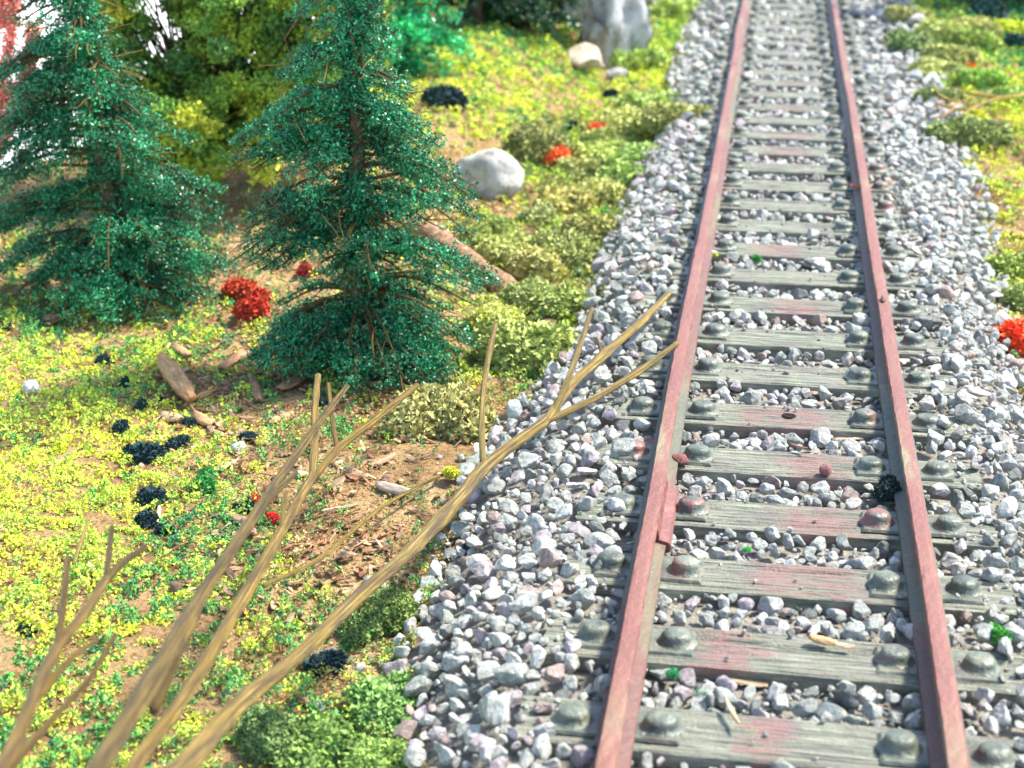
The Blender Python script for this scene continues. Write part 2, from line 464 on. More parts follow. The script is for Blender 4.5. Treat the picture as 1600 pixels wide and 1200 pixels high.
#  paint: (amount, centre x, half width)
paint = {0: (1, -.2, .55), 1: (1, -.9, .9), 2: (1, .35, 1.6), 3: (1, .75, 1.3), 4: (1, .7, 1.1), 5: (1, -.1, 1.7), 8: (.9, .3, 1.0), 10: (.8, -.3, 1.2),
         15: (.7, -.2, 1.3), 16: (.7, .1, 1.2), 18: (.6, 0, 1.2), 20: (.6, .2, 1.2)}
notes = {0: 'blurred grey sleeper along the bottom edge, small red patch in its middle',
         1: 'grey sleeper carrying a tan bark chip, faint red streaks left of its middle',
         2: 'grey sleeper with a long red streak and a red stained right end',
         3: 'grey sleeper with a red front edge streak and a red topped right spike',
         4: 'grey sleeper with a red pebble against its front, red streak beside it',
         5: 'grey sleeper with a dark round hole near its middle and red streaks on both sides',
         6: 'plain grey green sleeper level with the twig tip that touches the left rail',
         7: 'plain grey green sleeper, next above the twig tip touching the left rail',
         8: 'grey green sleeper with a faint red streak, level with the upper twig tip'}
ordn = ['first', 'second', 'third', 'fourth', 'fifth', 'sixth', 'seventh', 'eighth', 'ninth', 'tenth', 'eleventh', 'twelfth', 'thirteenth', 'fourteenth', 'fifteenth', 'sixteenth', 'seventeenth', 'eighteenth', 'nineteenth', 'twentieth',
        'twenty-first', 'twenty-second', 'twenty-third', 'twenty-fourth', 'twenty-fifth', 'twenty-sixth', 'twenty-seventh', 'twenty-eighth', 'twenty-ninth', 'thirtieth', 'thirty-first', 'thirty-second', 'thirty-third', 'thirty-fourth', 'thirty-fifth', 'thirty-sixth', 'thirty-seventh', 'thirty-eighth']
NT = 31
sleeper_y = []
for k in range(NT):
    y = Y0 + (k - 1) * PITCH + random.uniform(-.03, .03); sleeper_y.append(y)
    o = mobj('railway_sleeper', SLM[k % 5], loc=(random.uniform(-.05, .05), y, TOP + random.uniform(-.015, .015)), rot=(random.uniform(-.012, .012), random.uniform(-.003, .003), random.uniform(-.008, .008)))
    am, cx_, wd_ = paint.get(k, (.0, 0, 1)); o.color = (am, cx_/8 + .5, wd_/2.5, 1)
    if k in notes: lb = notes[k]
    else:
        lb = ('grey sleeper with a pinkish streak, ' if k in paint else 'plain grey green sleeper, ') + ordn[k] + ' from the bottom of the picture'
    tag(o, lb, 'railway sleeper', 'sleepers under the rails')
    for side in (-1, 1):
        p = mobj('tie_plate', PLM, o, (side*2.4, 0, 0)); p.color = (0.15, 0, 0, 1); p.scale = (1.55, 1, 1)
        for q in (-1, 1):
            s_ = mobj('spike_head', SPM[(k + q) % 3], p, (q*.66/1.55, random.uniform(-.03, .03), .03), (0, 0, random.uniform(0, 6)))
            s_.scale = (1/1.55*random.uniform(.95, 1.05), random.uniform(.95, 1.05), random.uniform(.9, 1.1)); s_.rotation_euler = (0, 0, 0)
            red = {(3, 1, -1): 1, (3, -1, 1): 1, (2, -1, 1): 1, (4, -1, -1): 1, (5, 1, -1): .7, (1, 1, -1): .5, (12, 1, 1): .8, (13, 1, 1): .8, (14, 1, 1): .9}.get((k, side, q), .0)
            s_.color = (red*.8, 0, 0, 1)
            if red >= .7: s_['label'] = 'red painted spike head'
# hole in the sixth sleeper: a raised disc, the shade inside painted near black
o5 = [o for o in bpy.data.objects if o.name.startswith('railway_sleeper')][5]
m = M('hole_shade', .9, .1); m.base(m.ramp(m.noise(m.coord(), 5), [(.3, (.012, .01, .01)), (.7, (.03, .02, .02))])); HOLE = m.m
mobj('bolt_hole', lathe([(.16, .0), (.15, .018), (.12, .016), (.06, .012), (.02, .01)], n=18, sy=.8, mats=HOLE, name='bolt_hole'), o5, (.12, .05, -.002))

# ------------------------------------------------------------------ rails
def rail_mesh(seed):
    r = np.random.default_rng(seed)
    prof = np.array([(-.29, -.555), (-.28, -.50), (-.10, -.45), (-.06, -.40), (-.06, -.20), (-.13, -.165), (-.14, -.035), (-.125, -.006), (-.06, 0), (.06, 0), (.125, -.006), (.14, -.035), (.13, -.165), (.06, -.20), (.06, -.40), (.10, -.45), (.28, -.50), (.29, -.555)])
    mi = [1, 1, 1, 1, 1, 0, 0, 0, 0, 0, 0, 0, 1, 1, 1, 1, 1]
    L = np.concatenate([np.arange(4, 60, .22), np.arange(60, 150, 1.5)]); k = len(prof)
    V = np.zeros((len(L), k, 3)); V[..., 1] = L[:, None]
    w1 = (vnoise(L, L*0, 9, seed) * .07 + vnoise(L, L*0, 3, seed + 1) * .02)[:, None]
    V[..., 0] = prof[:, 0] + w1 + r.normal(size=(len(L), k)) * .005
    V[..., 2] = prof[:, 1] + r.normal(size=(len(L), k)) * .003
    i, j = np.meshgrid(np.arange(len(L)-1), np.arange(k-1), indexing='ij')
    Q = np.stack([i*k+j, (i+1)*k+j, (i+1)*k+j+1, i*k+j+1], -1).reshape(-1, 4)
    return npmesh('rail', V.reshape(-1, 3), Q, [RHEAD, RWEB], smooth=False, midx=np.tile(mi, len(L)-1))
RL = mobj('rail', rail_mesh(11), loc=(-2.4, 0, 0)); tag(RL, 'left hand rail painted dull red with a pale worn stretch at the bottom', 'rail', 'the two rails of the track')
RR = mobj('rail', rail_mesh(23), loc=(2.4, 0, 0)); tag(RR, 'right hand rail painted dull red with a long tan worn stretch and a paint lump', 'rail', 'the two rails of the track')
# joiner on the inner side of the left rail: a clasp round the foot with a flange against the web
ja, jb = at(1020, 850, -.5)[1], at(1045, 765, -.5)[1]
m = M('joiner_paint', .5, .45); v = m.coord(); m.base(m.ramp(m.noise(v, 3, 4, .6), [(.3, (.12, .05, .045)), (.55, (.20, .07, .06)), (.75, (.26, .13, .10))])); m.bump(m.noise(v, 9, 4), .03); JOIN = m.m
pj = np.array([(.02, -.60), (.36, -.585), (.38, -.52), (.33, -.455), (.16, -.40), (.13, -.20), (.10, -.19), (.09, -.40), (.13, -.43)])
nl = 14; L = np.linspace(ja, jb, nl); V = np.zeros((nl, len(pj), 3)); V[..., 1] = L[:, None]; V[..., 0] = pj[:, 0]; V[..., 2] = pj[:, 1]; V += rng.normal(size=V.shape) * .006
k = len(pj); Fc = [[i*k+j, (i+1)*k+j, (i+1)*k+j+1, i*k+j+1] for i in range(nl-1) for j in range(k-1)] + [list(range(k)), [(nl-1)*k+q for q in range(k-1, -1, -1)]]
mobj('rail_joiner', pymesh('rail_joiner', V.reshape(-1, 3), Fc, JOIN), RL)
def blob_mesh(name, seed, mat, col=(1, 1, 1), sub=2, amp=.2):
    r = np.random.default_rng(seed); V, Fc = ICO[sub]; V = V * (1 + r.normal(size=(len(V), 1)) * amp * .4 + amp*np.sin(V[:, :1]*4 + seed))
    return npmesh(name, V, Fc, mat, np.tile(col, (len(V), 1)), True)
p = at(1146, 99, 0); mobj('paint_lump', blob_mesh('paint_lump', 5, JOIN), RL, (0, p[1], -.03), sc=(.21, .5, .08))
p = at(1386, 470, 0); mobj('paint_lump', blob_mesh('paint_lump', 8, RWEB, sub=3), RR, (-.02, p[1], .02), sc=(.09, .16, .07))
p = at(1026, 690, 0); mobj('paint_lump', blob_mesh('paint_lump', 9, JOIN), RL, (-.13, p[1], -.06), sc=(.05, .1, .06))

# ------------------------------------------------------------------ ballast
class Packer:
    def __init__(s, cell=.5): s.g = {}; s.c = cell; s.p = []
    def ok(s, x, y, r, k=.82):
        cx_, cy = int(x // s.c), int(y // s.c)
        for a_ in (-1, 0, 1):
            for b_ in (-1, 0, 1):
                for (qx, qy, qr) in s.g.get((cx_+a_, cy+b_), ()):
                    if (qx-x)**2 + (qy-y)**2 < ((qr + r) * k)**2: return False
        return True
    def put(s, x, y, r): s.g.setdefault((int(x // s.c), int(y // s.c)), []).append((x, y, r)); s.p.append((x, y, r))
sy = np.array(sleeper_y)
def on_sleeper(x, y, r):
    if abs(x) > TL/2 + r*.6: return False
    return np.min(np.abs(sy - y)) < TW/2 + r*.55
def near_rail(x, r): return abs(abs(x) - 2.4) < .16 + r*.7
stones = []                          # x, y, z, r
pk = Packer()
def scatter(n, r0, r1, layer, k=.82, ymax=112):
    for _ in range(n):
        y = 8 + (ymax - 8) * random.random() ** 1.55; le, re = float(left_edge(y)), float(right_edge(y))
        x = random.uniform(le - .25, re + .35); r = random.uniform(r0, r1)
        if y > 60: r *= 1.25
        if not (-2.4 < x < 2.4) and layer == 0 and r > .2: pass
        elif -2.4 < x < 2.4 and r > .23 and random.random() < .7: r *= .7
        buried = x < -3.0 and (9 < y < 18.4 and False)
        if near_rail(x, r): continue
        if on_sleeper(x, y, r):
            if x < -3.0 and ((24.5 < y < 31) or 36 < y < 52) and random.random() < .8: top = TOP - .12
            elif abs(x) > 3.35 and random.random() < .22: top = TOP - .05
            else: continue
        else: top = None
        if not pk.ok(x, y, r, k): continue
        pk.put(x, y, r)
        z = (float(H0(x, y)) + r * .55 + random.uniform(0, .16)) if top is None else top + r*.75
        if top is None and 3.0 < abs(x) < 5.6: z += .12
        stones.append((x, y, z, r))
for q in ((1310, 680, .42), (1340, 684, .3), (1280, 676, .3), (1298, 615, .3), (1170, 1070, .3)):       # bare patches of board
    p_ = at(q[0], q[1], -.85); pk.put(p_[0], p_[1], q[2])
scatter(4600, .17, .265, 0, .80)
scatter(24000, .11, .19, 1, .80)
scatter(75000, .045, .11, 2, .82, 80)
# second layer lying on top of the first, outside the sleepers
for _ in range(900):
    y = 9 + 70 * random.random()**1.5; le, re = float(left_edge(y)), float(right_edge(y)); x = random.uniform(le + .2, re - .2); r = random.uniform(.12, .24)
    if near_rail(x, r) or on_sleeper(x, y, r): continue
    if abs(x) < 2.3 and random.random() < .6: continue
    stones.append((x, y, float(H0(x, y)) + r*.6 + (.24 if abs(x) > 2.4 else .12), r))
# strays that rolled off the bed into the moss
for _ in range(520):
    y = 9 + 80 * random.random()**1.5; sd_ = random.random() < .6; d_ = abs(random.gauss(0, .5)) + .1; x = float(left_edge(y)) - d_ if sd_ else float(right_edge(y)) + d_; r = random.uniform(.05, .15)
    if not pk.ok(x, y, r, .9): continue
    pk.put(x, y, r); stones.append((x, y, float(H0(x, y)) + r*.5, r))
# crumbs of gravel lying loose on sleepers
for _ in range(420):
    k = random.randrange(NT); x = random.uniform(-TL/2, TL/2); y = sy[k] + random.uniform(-TW/2, TW/2); r = random.uniform(.025, .06)
    if near_rail(x, r + .2): continue
    stones.append((x, y, TOP + r*.6, r))
ST = np.array(stones)
px, py, zc = proj(ST[:, :3]); spx = ST[:, 3] * F / zc
inview = (px > -5) & (px < 1605) & (py > -5) & (py < 1205)
occl = (np.abs(np.abs(ST[:, 0]) - 2.4) < .3)
score = np.where(inview & ~occl, spx, 0); order = np.argsort(-score); solo = set(order[:300].tolist())
PEB = {1: [pebble(1, 900+s, 6) for s in range(8)], 2: [pebble(2, 100+s) for s in range(16)], 3: [pebble(3, 100+s) for s in range(16)]}
def stone_col(x):
    u = random.random()
    if u < .42: c_ = (.60, .615, .57)
    elif u < .58: c_ = (.50, .525, .48)
    elif u < .78: c_ = (.76, .76, .72)
    elif u < .90: c_ = (.60, .52, .55) if x < 0 else (.60, .56, .51)
    elif u < .94: c_ = (.55, .41, .37)
    else: c_ = (.26, .28, .26)
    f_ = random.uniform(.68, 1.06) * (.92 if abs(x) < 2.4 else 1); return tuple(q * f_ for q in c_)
def stone_geo(i, sub):
    x, y, z, r = ST[i]; V, Fc = PEB[sub][random.randrange(len(PEB[sub]))]
    V = V * np.array([r*random.uniform(1, 1.25), r*random.uniform(.9, 1.1), r*random.uniform(.75, 1.0)])
    return V @ rotm(random.uniform(-.5, .5), random.uniform(-.5, .5), random.uniform(0, 6.3)).T, Fc
bV, bF, bC, off = [], [], [], 0
for i in range(len(ST)):
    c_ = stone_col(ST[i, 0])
    if i in solo:
        V, Fc = stone_geo(i, 3)
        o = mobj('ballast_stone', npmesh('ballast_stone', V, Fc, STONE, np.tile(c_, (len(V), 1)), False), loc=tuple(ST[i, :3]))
        side = 'between the two rails' if abs(ST[i, 0]) < 2.4 else ('on the left shoulder of the track' if ST[i, 0] < 0 else 'on the right shoulder of the track')
        tone = 'lilac tinted' if (c_[0] > c_[1]*1.08 and c_[2] > c_[1]*1.05) else 'brownish' if c_[0] > c_[1]*1.15 else 'dark grey' if c_[1] < .42 else 'nearly white' if c_[1] > .69 else 'light grey'
        tag(o, f'one of the larger {tone} ballast stones {side}', 'ballast stone', f'larger {tone} ballast stones {side}')
    else:
        big = spx[i] > 11 and inview[i]
        V, Fc = stone_geo(i, 3 if big else 2 if spx[i] > 3.5 and inview[i] else 1)
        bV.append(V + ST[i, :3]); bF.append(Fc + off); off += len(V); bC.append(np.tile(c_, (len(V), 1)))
o = mobj('ballast_gravel', npmesh('ballast_gravel', np.vstack(bV), np.vstack(bF), STONE, np.vstack(bC), False))
tag(o, 'grey and white crushed stone ballast packed around the sleepers', 'gravel', kind='stuff')

#MORE
# ------------------------------------------------------------------ single pebbles one can point to
def px_at(px_, py_, r): return hit(px_, py_), r
for (a_, b_, rp, col, lab) in [
    (50, 614, 15, (.88, .88, .86), 'round white pebble alone on the yellow moss near the left edge'),
    (372, 706, 13, (.75, .73, .68), 'white pebble on brown bark litter beside the dark green tufts'),
    (836, 524, 13, (.80, .80, .80), 'white pebble at the foot of the olive bush, left of a brown pebble'),
    (858, 512, 14, (.20, .11, .08), 'dark brown pebble by the olive bush, right of a white pebble'),
    (884, 524, 10, (.24, .13, .09), 'smaller brown pebble between the brown pebble and the ballast'),
    (803, 655, 24, (.55, .60, .60), 'big grey stone beside the upright side twig of the longest twig'),
    (275, 925, 14, (.22, .13, .10), 'dull brown pebble between the green moss and the thick grey stick'),
    (80, 505, 13, (.30, .16, .10), 'brown pebble on moss below the left conifer'),
    (1063, 725, 15, (.32, .11, .10), 'red painted pebble against the inner side of the left rail'),
    (1018, 700, 15, (.50, .22, .21), 'red painted stone outside the left rail, by its spike'),
    (1290, 741, 14, (.42, .17, .16), 'red painted pebble against the sleeper front, between the rails'),
    (1205, 998, 17, (.27, .26, .25), 'flat dark grey stone lying on the sleeper with the bark chip'),
    (1293, 1128, 24, (.20, .24, .24), 'dark grey stone on the lowest sleeper, between the rails'),
    (1155, 185, 9, (.7, .7, .7), 'pale pebble between the rails far up the track')]:
    h0 = hit(a_, b_); x, y = h0[0], h0[1]; z = h0[2]
    if abs(x) < TL/2 and np.min(np.abs(sy - y)) < TW/2 + .05:
        q = at(a_, b_, TOP); x, y, z = q
    r = rp * np.linalg.norm(np.array([x, y, z]) - CAM) / F
    V, Fc = pebble(3, a_, 6, (.75, .95)); V = V * np.array([1.1, 1, .8]) * r
    o = mobj('pebble', npmesh('pebble', V, Fc, STONE, np.tile(col, (len(V), 1)), True), loc=(x, y, z + r*.55), rot=(0, 0, a_))
    tag(o, lab, 'pebble')

# ------------------------------------------------------------------ ground foam: moss, grass, litter
YEL, YG, GRN, DGR, OLV, BRN, TAN = [np.array(q) for q in ((.74, .80, .08), (.54, .70, .10), (.13, .42, .10), (.03, .22, .10), (.34, .40, .10), (.30, .15, .06), (.62, .44, .22))]
PAL = np.array([YEL, YG, GRN, DGR, OLV, BRN, TAN])
# areas in the photo: x, y, rx, ry, density, weights (yellow, yellow-green, green, dark green, olive, brown, tan)
ZN = [(120, 800, 260, 170, 1.0, (8, 4, .6, .1, 0, .2, .8)), (120, 620, 200, 90, .95, (6, 5, 1.4, .2, 0, .3, 1)), (40, 560, 90, 60, 1, (3, 4, 4, .6, 0, .3, .5)),
      (250, 520, 200, 45, .85, (2, 4, 4, .5, .5, .6, .8)), (330, 620, 90, 60, .6, (2, 2, 3, .3, .3, 2, 2)), (300, 840, 70, 60, 1, (1, 2, 7, 1, 0, .3, .3)),
      (225, 935, 80, 40, 1.1, (.3, .7, 8, 2, 0, .2, .2)), (60, 960, 120, 60, .9, (5, 5, 1, .2, .3, .5, 1.2)), (100, 1120, 160, 110, 1, (2, 5, 5, 1, .5, .6, .8)),
      (450, 980, 140, 90, .75, (1, 1.4, 3, .6, 2, 1, 1.4)), (540, 800, 130, 110, .22, (.2, .2, 1, .3, .6, 4, 3)), (450, 700, 110, 90, .36, (.6, .6, 2.5, .4, .4, 4, 3)),
      (620, 730, 90, 60, .08, (0, 0, 1, .2, .6, 3, 3)), (560, 690, 60, 40, .4, (.4, 1, 4, .4, 1, 2, 2)), (430, 1120, 140, 90, .9, (.6, 2, 3, .8, 5, .6, .6)),
      (390, 500, 110, 70, .22, (.4, .6, 1.5, 1, 0, 5, 2)), (370, 270, 120, 60, .28, (1, 1, .4, .2, .8, 3, 4)), (180, 350, 200, 90, .3, (1, 1, 2, 2, .5, 3, 2)),
      (830, 120, 160, 70, 1.3, (5, 7, 2, .2, 1, .2, 1)), (790, 60, 140, 38, 1.4, (.8, 4, 8, .8, 1, .1, .2)), (700, 175, 70, 60, .8, (5, 3, .8, .1, 1, 1.4, 2)),
      (660, 250, 70, 60, .45, (2, 2, .4, .1, .6, 3, 5)), (900, 140, 80, 60, .8, (4, 4, .6, .1, 1.5, .4, 3)), (930, 90, 50, 50, .5, (2, 2, .5, .1, 1, .6, 6)),
      (760, 340, 90, 50, .5, (1.5, 2, .6, .1, 3, 2, 3)), (900, 250, 90, 120, 1.1, (.8, 3, 1.2, .2, 5, .5, 1)), (800, 460, 90, 80, .95, (.4, 1.5, 1, .2, 6, 1.2, 1)),
      (1560, 270, 70, 110, .75, (5, 2, .4, .1, .8, .8, 6)), (1500, 90, 110, 60, 1, (2, 6, 2, .3, 4, .2, .5)), (1570, 90, 50, 25, 1, (.2, 1, 8, 1.5, 0, 0, 0)),
      (1590, 20, 90, 20, .8, (.2, 1, 2, 4, 1, .5, .3)), (1590, 620, 60, 80, .4, (.5, .8, .4, .2, 2, 1, 3)), (885, 380, 80, 110, 1.5, (.2, 1.6, .6, .1, 8, .3, .4)), (950, 230, 70, 60, 1.5, (.2, 1.6, .6, .1, 8, .3, .4)), (60, 1120, 200, 90, 1.3, (2.5, 5, 4, .6, .3, .3, .3)), (640, 960, 60, 60, .9, (.1, .6, 1.6, .5, 7, .5, .4)),
      (700, 900, 50, 40, .15, (.2, .4, .6, .4, 2, 1, 2))]
zx, zy, zrx, zry, zd = [np.array([q[k] for q in ZN], float) for k in range(5)]
zw = np.array([np.array(q[5], float) / sum(q[5]) for q in ZN])
def zone(px_, py_):
    d2 = ((px_[:, None] - zx) / zrx)**2 + ((py_[:, None] - zy) / zry)**2
    wt = np.exp(-1.6 * d2) + 1e-9 / (1 + d2); wt = wt**1.5; wt /= wt.sum(1, keepdims=True)
    return wt @ zd, wt @ zw
def ground_points(n, xr, yr, pw):
    y = yr[0] + (yr[1] - yr[0]) * rng.random(n)**pw; x = rng.uniform(*xr, n); return x, y
def cover(n, pw=1.5):
    y = 8 + 108 * rng.random(n)**pw
    half = (y + 6) * .36 + 3; x = CAM[0] - y * math.tan(PS) + rng.uniform(-1, 1, n) * half
    keep = ((x < left_edge(y) + .15) | (x > right_edge(y) - .15)) & (drop(x, y) < .3)
    x, y = x[keep], y[keep]; z = H(x, y)
    return np.stack([x, y, z], -1)
P = cover(900000, 1.35)
a_, b_, zc_ = proj(P); dens, wts = zone(a_, b_)
cl = 1.2*vnoise(P[:, 0], P[:, 1], .24, 31) + .55 * vnoise(P[:, 0], P[:, 1], .8, 33) + .45 * vnoise(P[:, 0], P[:, 1], 2.2, 32)
keep = rng.random(len(P)) < np.clip(dens * (1.35 + 3.4 * cl), 0, 1)
P, wts, cl = P[keep], wts[keep], cl[keep]
wj = wts * np.exp(1.5 * np.stack([vnoise(P[:, 0], P[:, 1], .7, 40 + k) * 2.6 for k in range(7)], 1)); wj /= wj.sum(1, keepdims=True)
cq = .27 * (1 + np.clip(P[:, 1] - 35, 0, 60)*.012); jx, jy = P[:, 0] + rng.normal(size=len(P))*.04, P[:, 1] + rng.normal(size=len(P))*.04
sel = np.where(rng.random(len(P)) < .8, _hash(np.floor(jx/cq), np.floor(jy/cq), 3.3), rng.random(len(P)))      # crumbs of one clump share a colour
pick = (wj.cumsum(1) > sel[:, None]).argmax(1)
colr = PAL[pick] * rng.uniform(.75, 1.2, (len(P), 1)) * np.array([1, 1, 1])
size = rng.uniform(.04, .10, len(P)) * (1 + np.clip(P[:, 1] - 30, 0, 60) * .02)
P = P.copy(); P[:, 2] += .02 + np.clip(cl + .1, 0, 1) * rng.uniform(.1, .55, len(P))
green = pick < 5
for msk_, nm, lab, cat in ((green, 'ground_moss', 'yellow and green foam turf strewn over the ground like moss', 'moss'), (~green, 'ground_litter', 'fine brown and tan crumbs strewn over the earth', 'litter')):
    V, Q, C = blades(P[msk_], size[msk_] * (1 if nm == 'ground_moss' else .75), colr[msk_], K=4 if nm == 'ground_moss' else 3, wid=.30, up=.3)
    tag(mobj(nm, npmesh(nm, V, Q, FOAM, C)), lab, cat, kind='stuff')
print('ground crumbs', len(P))

# ------------------------------------------------------------------ bushes and tufts
def bush_mesh(seed, N, lobes=5, cs=.13, flat=1.0, col=(1, 1, 1), K=6, name='bush_foliage'):
    r = np.random.default_rng(seed); bag = Bag()
    L = np.column_stack([r.uniform(-.6, .6, lobes), r.uniform(-.5, .5, lobes), r.uniform(.0, .55, lobes), r.uniform(.24, .48, lobes)]); L[0] = (0, 0, .15, .58)
    V0, F0 = ICO[3]
    for l in L:
        Vc = V0 * (1 + .14*np.sin(V0[:, :1]*7 + seed) + .14*np.sin(V0[:, 1:2]*8 + seed*2)) * l[3] * .86 + l[:3]
        Fq = np.column_stack([F0, F0[:, 2]]) if False else F0
        q = np.column_stack([F0[:, 0], F0[:, 1], F0[:, 2]])
        bag.V.append(Vc)
        bag.tri = getattr(bag, 'tri', []); bag.tri.append(q + bag.n); bag.n += len(Vc); bag.C.append(np.tile(np.array(col)*.8, (len(Vc), 1)))
    li = r.integers(0, lobes, N); li[:N//4] = 0
    d = unit(r.normal(size=(N, 3))); d[:, 2] = np.where(d[:, 2] < -.35, -d[:, 2], d[:, 2])
    rad = L[li, 3] * (r.uniform(.84, 1.10, N) + .16*np.sin(d[:, 0]*9 + seed)*np.sin(d[:, 1]*8 + d[:, 2]*5))
    P = L[li, :3] + d * rad[:, None]
    inside = np.zeros(N, bool)
    for k, l in enumerate(L): inside |= (np.linalg.norm(P - l[:3], axis=1) < l[3]*.72)
    P = P[~inside]; P = P[P[:, 2] > -.25]
    tone = r.uniform(.6, 1.5, len(P))
    V, Q, C = blades(P, r.uniform(.6, 1.5, len(P))*cs, np.array(col)*tone[:, None], K=K, wid=.30)
    nv = bag.n
    VV = np.vstack(bag.V + [V]); VV[:, 2] *= flat
    T = np.vstack(bag.tri); Q = Q + nv
    Tq = np.vstack([T, Q[:, [0, 1, 2]], Q[:, [0, 2, 3]]])
    return npmesh(name, VV, Tq, FOAM, np.vstack(bag.C + [C]))
BUSHM = [bush_mesh(s, 4300, 8 + s % 4, cs=.125, K=5) for s in range(6)]
BUSHS = [bush_mesh(50 + s, 1900, 8, cs=.165, K=4) for s in range(4)]
TUFTM = [bush_mesh(80 + s, 900, 7, cs=.26, flat=.9, K=5) for s in range(5)]
def tint(o, c): o.color = (*c, 1)
OL = (.40, .44, .13); OL2 = (.50, .56, .16); OLD = (.26, .30, .10)
bushes = [
 (700, 655, 68, OL, 'round olive bush behind the upright side twig, at the foot of the conifer'),
 (650, 662, 34, OL, 'small olive bush on bare earth, left of the round bush by the conifer'),
 (815, 560, 62, OL, 'broad olive bush between the conifer foot and the ballast, above the longest twig'),
 (768, 520, 40, OL2, 'light green bush just right of the conifer skirt, below the fallen log'),
 (858, 560, 34, OLD, 'dark olive bush at the ballast edge below the two brown pebbles'),
 (878, 478, 48, OL, 'olive bush at the ballast edge right of the end of the log'),
 (826, 470, 34, OL, 'olive bush touching the lower end of the fallen log'),
 (838, 425, 38, OL2, 'light olive bush halfway between log and ballast'),
 (792, 400, 34, OL2, 'olive bush just above the middle of the fallen log'),
 (880, 400, 44, OL, 'olive bush on the slope left of the buried sleeper ends'),
 (738, 383, 30, (.38, .37, .09), 'yellowish low bush above the upper end of the log'),
 (780, 360, 26, OL, 'small olive bush in front of the white boulder, below its middle'),
 (838, 345, 30, OL, 'small olive bush right below the right end of the white boulder'),
 (928, 368, 40, OL, 'olive bush at the ballast edge, lowest of the upper hedge'),
 (885, 325, 34, OL2, 'light olive bush right of the white boulder'),
 (922, 312, 36, OL2, 'plump light olive bush in the hedge, level with the boulder'),
 (965, 285, 34, OL, 'olive bush at the ballast edge, level with the boulder top'),
 (905, 268, 28, OL2, 'small olive bush below the red tuft near the boulder'),
 (945, 250, 34, OL2, 'olive bush right of the larger red tuft by the boulder'),
 (988, 255, 34, OL, 'olive bush in the hedge touching the ballast above the boulder level'),
 (838, 240, 42, OLD, 'dark olive bush immediately left of the larger red tuft'),
 (1010, 212, 40, OL, 'olive bush bulging on the ballast, below the widest hedge bush'),
 (1058, 192, 40, OL, 'olive bush reaching farthest out over the ballast towards the left rail'),
 (968, 205, 34, OL2, 'light olive bush right of the small red tuft'),
 (1010, 170, 36, OL2, 'light olive bush at the upper end of the left hedge'),
 (935, 222, 24, OL, 'small olive bush directly below the small red tuft'),
 (990, 100, 34, OL2, 'lower half of the green bush column beside the pale cliff'),
 (1000, 62, 32, OL2, 'upper green bush between the pale cliff and the ballast'),
 (1058, 25, 28, OL2, 'light green bush at the top edge between cliff rock and ballast'),
 (605, 1120, 70, (.25, .42, .09), 'large soft green bush at the bottom, left of the ballast corner'),
 (500, 1165, 62, (.20, .33, .07), 'blurred green bush on the bottom edge, right of the longest twig'),
 (420, 1160, 50, (.20, .31, .08), 'blurred olive bush on the bottom edge, touching the longest twig'),
 (585, 1200, 52, (.24, .38, .08), 'blurred green bush cut by the bottom edge beside the ballast'),
 (610, 965, 46, (.18, .26, .06), 'low olive bush between the longest twig and the ballast'),
 (560, 985, 34, (.16, .26, .06), 'small mossy bush under the longest twig, above the dark blue tuft'),
 (1420, 30, 26, OL, 'olive bush nearest the ballast at the top right'),
 (1425, 78, 34, OLD, 'dark olive bush at the right ballast edge near the top'),
 (1470, 62, 34, OL2, 'light green bush second from the right ballast edge at the top'),
 (1520, 50, 28, OL2, 'light green bush below the dark trees at the top right'),
 (1490, 92, 30, OL, 'olive bush in the middle of the top right thicket'),
 (1535, 75, 28, (.40, .50, .10), 'yellow green bush left of the bright yellow one'),
 (1582, 52, 24, (.70, .72, .06), 'bright yellow bush at the right edge near the top'),
 (1455, 115, 30, OL2, 'light green bush left of the small orange tuft, by the ballast'),
 (1470, 158, 30, OLD, 'dark olive bush under the tips of the dry straw twigs'),
 (1540, 128, 26, (.38, .48, .10), 'light green bush right of the small orange tuft'),
 (1585, 155, 28, (.40, .50, .12), 'light green bush behind the dry straw twigs at the right edge'),
 (1508, 215, 46, (.26, .36, .09), 'round olive bush alone below the dry straw twigs'),
 (1520, 188, 18, (.70, .72, .06), 'small bright yellow bush on top of the lone round bush'),
 (1590, 425, 36, (.28, .42, .07), 'green bush at the right edge above the orange tuft'),
 (1596, 470, 34, (.26, .34, .10), 'olive bush touching the top of the right hand orange tuft')]
for k, (a_, b_, rp, c, lab) in enumerate(bushes):
    p = hit(a_, b_ + rp*.15); r = rp * np.linalg.norm(p - CAM) / F * (1.28 if b_ < 620 else 1.1)
    near = rp > 38
    o = mobj('bush', (BUSHM if near or k < 12 else BUSHS)[k % (6 if near or k < 12 else 4)], loc=(p[0], p[1], p[2] - r*.06), rot=(0, 0, k*1.7), sc=(r*1.12, r*1.12, r*random.uniform(.75, 1.05)))
    tint(o, tuple(q * random.uniform(.9, 1.12) for q in c)); tag(o, lab, 'bush', 'clumps of green bush along the track')
RED, ORG, DK = (.60, .05, .02), (.90, .16, .03), (.012, .045, .05)
